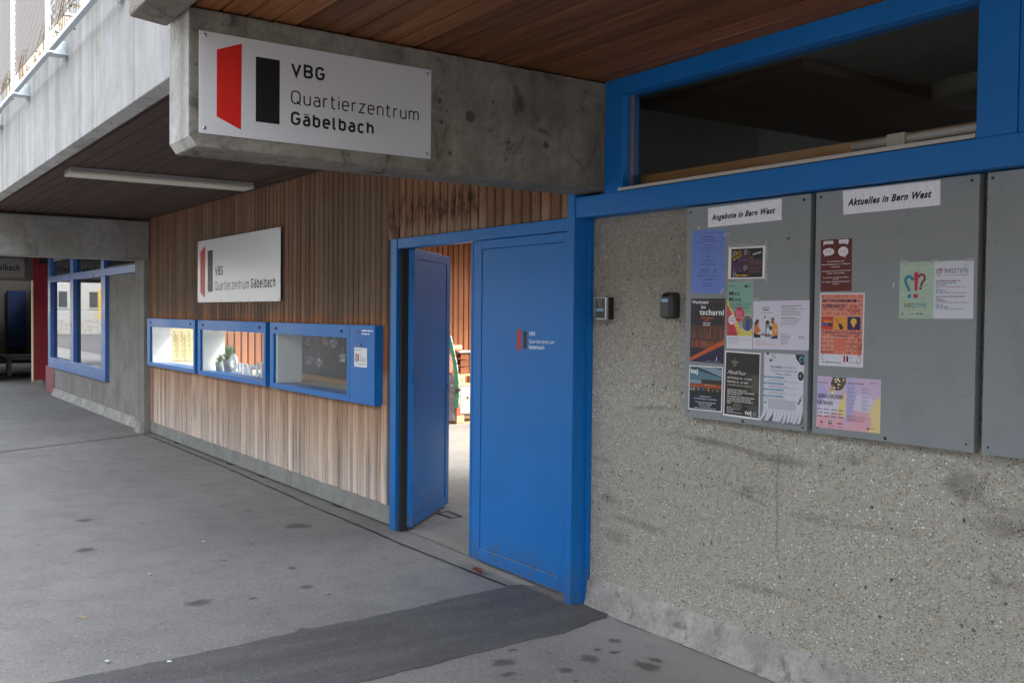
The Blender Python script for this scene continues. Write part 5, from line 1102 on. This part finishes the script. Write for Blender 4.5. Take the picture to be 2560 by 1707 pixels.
s.disc(.105, .192, .034, .028, (70, 66, 52), 3, 22); s.rect(.078, .192, .146, H_-.001, (74, 82, 62), 3.3); rr = random.Random(2)
for i in range(26): s.disc(.075+rr.random()*.062, .165+rr.random()*.048, .005, .004, rr.choice([(210, 205, 190), (190, 130, 60), (60, 90, 50), (120, 70, 40), (230, 225, 215)]), 4+i*.05, 7)
s.disc(.080, .158, .015, .014, (206, 196, 180), 6, 14); s.disc(.078, .166, .010, .008, (196, 150, 70), 6.5, 10); s.disc(.082, .154, .006, .006, (226, 222, 214), 7, 9)
s.text('GESPRÄCHSRUNDEN', .004, .128, .0165, (30, 28, 38), .130, .018, layer=4); s.text('FÜR FRAUEN', .004, .100, .0165, (30, 28, 38), .078, .018, layer=4)
for r in range(3):
    for c_ in range(4): s.words(.004+c_*.036, .078-r*.015, .030+c_*.036, .007, (80, 70, 100), 4)
s.disc(.028, .024, .007, .006, (150, 60, 140), 4, 8); s.disc(.072, .026, .010, .009, (44, 50, 86), 4, 8); s.disc(.073, .028, .005, .004, (220, 220, 226), 5, 8); s.words(.108, .022, .138, .009, (130, 60, 40), 4)
for x in (.014, .066, .112): s.words(x, .008, x+.026, .004, (60, 54, 70), 4)
s.words(.006, .192, .055, .006, (120, 90, 120), 4); s.words(.155, .196, .235, .006, (90, 70, 110), 4); s.words(.265, .202, .30, .005, (120, 90, 120), 4)
for k in range(9): s.para(.155, .170-k*.0165, .200, .182-k*.0165, 2, .0035, (130, 118, 160), 4); s.para(.225, .170-k*.0165, .272, .182-k*.0165, 2, .0035, (120, 110, 130), 4) if k < 6 else None
s.para(.155, .036, .27, .062, 4, .0038, (150, 110, 130), 4); s.rect(.252, .008, .256, .020, (170, 30, 30), 4); s.rect(.259, .008, .263, .020, (20, 20, 24), 4); s.words(.266, .014, .285, .004, (90, 90, 100), 4); s.build('print', T)
# stray tape ends and scuffs on the middle board
for x0, x1, z0, z1, c in [(-2.372, -2.364, 1.885, 1.915, (150, 148, 100)), (-2.37, -2.362, 1.745, 1.765, (190, 192, 190)), (-2.905, -2.888, 1.965, 1.978, (60, 66, 62))]:
    g = G(); g.prism([(x0, 3.4993, z0), (x1, 3.4993, z0+.004), (x1-.002, 3.4993, z1), (x0+.002, 3.4993, z1-.003)], (0, -.0006, 0)); solo('tape_scrap', g, ink(*c), {150: 'yellowish tape remnant on the empty part of the middle board', 190: 'small white tape remnant below the yellowish one', 60: 'small dark torn remnant on the crowded board beside the flyer'}[c[0]], 'tape')

# ------------------------------------------------------------------ key safes
KS = thing('key_safe', (-4.19, 3.53, 1.66), 'black key safe with white keypad and silver edge beside the blue post', 'key safe')
g = G(); g.box(-4.232, -4.146, 3.523, 3.560, 1.600, 1.722); part('back_case', g, M['black'], KS, .004)
g = G(); g.box(-4.236, -4.148, 3.503, 3.5225, 1.599, 1.723); part('silver_bezel', g, flat((0.50, 0.51, 0.53), 0.3, metal=.6), KS, .003)
g = G(); g.box(-4.232, -4.158, 3.4995, 3.503, 1.606, 1.717); part('keypad_plate', g, flat((0.012, 0.012, 0.013), 0.25), KS, .001)
s = Sheet([(-4.232, 1.717), (-4.158, 1.717), (-4.158, 1.606), (-4.232, 1.606)], wall_to3(3.4993))
for r, row in enumerate(('123', '456', '789', '*0#')):
    for c_, ch in enumerate(row): s.text(ch, .022+c_*.014, .096-r*.0125, .006, (225, 225, 228), .004, .01)
s.rect(.008, .040, .066, .052, (120, 190, 226)).words(.012, .044, .062, .005, (40, 90, 140)); s.build('keypad_print', KS)
K2 = thing('key_safe', (-3.675, 3.53, 1.67), 'charcoal rounded key safe with a blue label, near the notice board', 'key safe')
def rr_loop(x0, x1, z0, z1, r, y, top=.03):
    pts = []
    for cx, cz, a0, rx, rz in ((x1-r, z1-top, 0, r, top), (x0+r, z1-top, 90, r, top), (x0+r, z0+.012, 180, r, .012), (x1-r, z0+.012, 270, r, .012)):
        pts += [(cx+rx*math.cos(math.radians(a0+i*22.5)), y, cz+rz*math.sin(math.radians(a0+i*22.5))) for i in range(5)]
    return pts
g = G(); L = [rr_loop(-3.722, -3.632, 1.610, 1.742, .020, 3.560, .022), rr_loop(-3.724, -3.630, 1.608, 1.744, .022, 3.535, .026), rr_loop(-3.722, -3.634, 1.610, 1.738, .022, 3.515, .030), rr_loop(-3.714, -3.644, 1.616, 1.722, .016, 3.500, .020)]
vs = [p for l in L for p in l]; n = 20
g.add(vs, [(k*n+i, k*n+(i+1) % n, (k+1)*n+(i+1) % n, (k+1)*n+i) for k in range(3) for i in range(n)]+[tuple(range(3*n, 4*n))]); part('safe_shell', g, flat((0.045, 0.045, 0.047), 0.5, name='charcoal_plastic'), K2, .002, fix=True)
g = G(); g.box(-3.706, -3.650, 3.497, 3.4995, 1.618, 1.712); part('front_flap', g, flat((0.055, 0.055, 0.057), 0.5, name='charcoal_plastic'), K2, .001)
s = Sheet([(-3.703, 1.708), (-3.655, 1.708), (-3.655, 1.694), (-3.703, 1.694)], wall_to3(3.4968)); s.rect(0, 0, s.w, s.h, (150, 205, 235)).words(.004, .005, .044, .006, (40, 80, 130)); s.build('blue_label', K2)
for i in range(4): g = G(); g.cyl((-3.698+i*.012, 3.510, 1.736), (-3.698+i*.012, 3.500, 1.722), .0035, n=8); part('code_wheel', g, M['black'], K2)
for i in range(2): g = G(); g.cyl((-3.68+i*.02, 3.51, 1.604), (-3.68+i*.02, 3.51, 1.612), .003, n=6); part('shackle_pin', g, M['black'], K2)

# ------------------------------------------------------------------ courtyard behind the doors
IW = thing('inner_wall', (-13.4, 8, 0), 'orange larch board wall across the sunlit courtyard', 'wall')
ime = bpy.data.meshes.new('board'); base = board_mesh(0.02, 2.9, 0)
k = 60
base.materials.append(M['innerw'])
for i in range(k):
    ob = bpy.data.objects.new('board', base); COL.objects.link(ob); ob.parent = IW; ob.rotation_euler = (0, 0, math.radians(90)); ob.location = Vector((-13.38+random.uniform(-.002, .002), 3.80+i*.0985, 0))-IW.location
    ob.scale = (1, 1, 1)
g = G(); g.box(-13.6, -13.41, 3.6, 14, 0, 2.9); part('backing', g, M['dark'], IW)
g = G(); g.box(-13.378, -13.35, 3.7, 9.8, .0, .10); g2 = part('base_trim', g, M['innerw'], IW)
g = G(); g.box(-13.4, -4.4, 10.3, 10.5, 0, 3.3); solo('courtyard_shade_wall', g, M['innerw'], 'unseen timber wall added at the back of the courtyard to darken the door leaf', 'wall')  # added out of view to cut sky light on the open leaf
# pallet stack
BX = thing('pallet_box', (-12.7, 8, 0), 'grey wooden box with red corner posts standing on a pallet base', 'crate')
g = G(); 
for y in (7.555, 8.25): g = G(); g.box(-12.42, -12.30, y, y+.13, .012, .13); part('foot_block', g, M['pine'], BX, .003)
g = G(); g.box(-13.05, -12.30, 7.555, 8.35, .004, .022); part('base_board', g, M['pine'], BX)
g = G(); g.box(-12.345, -12.298, 7.548, 7.615, .131, .565); part('red_corner', g, flat((0.50, 0.115, 0.05), 0.6, name='red_lacquered_post'), BX, .002)
g = G(); g.box(-13.05, -12.346, 7.551, 7.60, .131, .565); part('red_side', g, flat((0.42, 0.10, 0.05), 0.6), BX)
for i in range(2): g = G(); g.box(-12.33, -12.302, 7.616, 8.35, .150+i*.208, .354+i*.208); part('side_board', g, M['greyw'], BX, .002)
for z in (.19, .30, .42, .52): g = G(); g.cyl((-12.298, 7.60, z), (-12.293, 7.60, z), .009, n=8); part('nail_head', g, M['steel'], BX)
g = G(); g.cyl((-12.302, 7.739, .387), (-12.3005, 7.739, .387), .022, n=14); part('wood_knot', g, flat((0.10, 0.08, 0.06), 0.7), BX)
PLT = thing('wood_pallet', (-12.7, 8, .57), 'pale pine pallet stacked on the grey box, carrying pot and crate', 'pallet')
g = G(); g.box(-13.10, -12.295, 7.545, 8.345, .712, .735); part('deck_board', g, M['pine'], PLT, .002)
g = G(); g.box(-12.42, -12.295, 7.560, 8.345, .570, .600); part('bottom_board', g, M['pine'], PLT, .002)
for y in (7.572, 7.90, 8.22): g = G(); g.box(-12.42, -12.300, y, y+.122, .6005, .711); part('pallet_block', g, M['pine'], PLT, .002)
s = Sheet([(7.572, .711), (7.694, .711), (7.694, .60), (7.572, .60)], beam_to3(-12.2995)); s.text('UIC', .022, .035, .040, (120, 78, 40), .080, .01); s.build('brand_mark', PLT)
POT = thing('flower_pot', (-12.55, 7.42, .737), 'large empty terracotta flower pot on the pallet', 'pot')
g = G(); g.lathe((-12.62, 7.52, .737), [(0, 0), (.17, 0), (.178, .02), (.215, .26), (.222, .33), (.245, .335), (.27, .36), (.272, .415), (.255, .425), (.235, .415), (.20, .2), (.15, .03)], 40); part('pot_body', g, M['terra'], POT, smooth=True)
g = G(); g.lathe((-12.62, 7.52, .737+.22), [(.2085, 0), (.214, .005), (.2125, .012)], 40); part('pot_ring', g, M['terra'], POT, smooth=True)
CR = thing('wood_crate', (-12.45, 7.95, .737), 'brown slatted wooden crate beside the terracotta pot', 'crate')
g = G()
for i in range(3):
    z = .740+i*.108; g = G(); g.box(-12.36, -12.342, 7.64, 7.797, z, z+.092); part('slat', g, M['crate'], CR, .002)
    g = G(); g.box(-12.88, -12.3425, 7.80, 7.815, z, z+.092); part('slat', g, M['crate'], CR, .002)
g = G(); g.box(-12.34, -12.325, 7.797, 7.83, .738, 1.05); part('corner_post', g, M['pine'], CR)
g = G(); g.box(-12.9, -12.32, 7.60, 8.1, 1.053, 1.066); part('top_board', g, M['greyw'], CR)
HP = [(-12.25, 7.395, 1.30), (-12.25, 7.435, 1.15), (-12.25, 7.475, 1.0), (-12.25, 7.503, .883), (-12.25, 7.525, .74), (-12.25, 7.538, .60), (-12.25, 7.545, .52), (-12.25, 7.545, .40), (-12.25, 7.538, .25)]
TN = thing('folded_tunnel', (-12.25, 7.4, 0), 'folded green plastic hoop sleeve leaning against the pallet box', 'plastic cover')
g = G()
for a, b in zip(HP, HP[1:]): g.box(a[0]-.02, a[0]+.02, 0, 0, 0, 0) if 0 else g.face([(a[0], a[1]-.05, a[2]), (b[0], b[1]-.05, b[2]), (b[0]+.02, b[1], b[2]), (a[0]+.02, a[1], a[2])])
part('green_sleeve', g, flat((0.02, 0.12, 0.055), 0.4, name='green_plastic'), TN, smooth=True)
g = G(); g.tube([(a+.015, b+.006, c) for a, b, c in HP], .007, 6); part('white_edge', g, M['white'], TN, smooth=True)
g = G(); g.box(-12.24, -12.21, 7.49, 7.56, .500, .530); part('black_clip', g, M['black'], TN)
g = G(); rr = random.Random(4); cols = 7; rws = 9; P_ = [[(-12.30-.06*c+rr.uniform(-.02, .02), 7.535-.05*c+rr.uniform(-.01, .01), .05+.085*r) for c in range(cols)] for r in range(rws)]
for r in range(rws-1):
    for c in range(cols-1): g.face([P_[r][c], P_[r][c+1], P_[r+1][c+1], P_[r+1][c]])
part('clear_wrap', g, flat((0.22, 0.19, 0.20), 0.15, 0.7, name='wrinkled_foil'), TN)

# ------------------------------------------------------------------ the street behind the photographer and far buildings
def tower(name, x0, x1, y0, y1, h, mat, label, face, floors, wins, ww=1.4, wh=1.4, z0=0.9):
    T = thing(name, ((x0+x1)/2, (y0+y1)/2, 0), label, 'building'); g = G(); g.box(x0, x1, y0, y1, 0, h); part('wall', g, mat, T)
    for f in range(floors):
        for i in range(wins):
            z = z0+f*2.9; t = (i+.5)/wins; gg = G(); gf = G()
            if face == '+x': c = y0+(y1-y0)*t; gg.box(x1-.05, x1+.012, c-ww/2, c+ww/2, z, z+wh); gf.box(x1+.013, x1+.06, c-.04, c+.04, z, z+wh); gf.box(x1-.05, x1+.08, c-ww/2-.1, c+ww/2+.1, z-.12, z)
            else: c = x0+(x1-x0)*t; gg.box(c-ww/2, c+ww/2, y1-.05, y1+.012, z, z+wh); gf.box(c-.04, c+.04, y1+.013, y1+.06, z, z+wh); gf.box(c-ww/2-.1, c+ww/2+.1, y1-.05, y1+.08, z-.12, z)
            w_ = part('window', gg, M['wglass'], T); part('window_frame', gf, M['facade'], w_)
    return T
tower('white_house', -112, -100, -30, 2.0, 8.5, M['facade'], 'white rendered house mirrored in the blue window', '+x', 2, 9, 1.6, 1.5, 1.9)
tower('apartment_tower', -78, -60, 5.5, 42, 27, M['beige'], 'tall beige apartment block seen through the fence mesh', '+x', 9, 10, 1.3, 1.3)
tower('low_sky_block', -58, 70, -40, -26, 13.5, M['greyfac'], 'unseen long dark block across the open square, added to cut low sky light', '+y', 4, 22, 2.2, 1.5)  # placed and darkened to hold back low sky light under the canopy
g = G(); g.box(-99.9, -99.0, -17.0, -14.0, 0.2, 3.6); solo('yellow_awning', g, M['yellow'], 'yellow panel mirrored in the far pane of the blue window', 'awning')
GW = thing('garden_wall', (-70, -10, 0), 'low concrete garden wall before the white house', 'wall')
g = G(); g.box(-72, -71.7, -22, 4, 0, 1.0); part('wall_slab', g, M['kerb'], GW)
g = G()
for i in range(40): y = -22+i*.65; g.box(-71.9, -71.86, y, y+.04, 1.0, 1.5)
g.box(-71.91, -71.85, -22, 4, 1.5, 1.56); part('railing', g, M['galv'], GW)
# lintel sign of the school wing
ST = thing('school_sign', (-22.8, 2.8, 2.5), 'pale lintel sign ending in Gäbelbach above the dark passage', 'sign')
g = G(); g.box(-22.869, -22.83, 2.05, 3.34, 2.295, 2.70); part('sign_plate', g, flat((0.22, 0.21, 0.20), 0.6), ST)
s = Sheet([(2.05, 2.70), (3.34, 2.70), (3.34, 2.295), (2.05, 2.295)], beam_to3(-22.8295)); s.text('schule Gäbelbach', 1.20, .150, .120, (24, 24, 26), 1.12, .03, align='r'); s.build('lettering', ST)
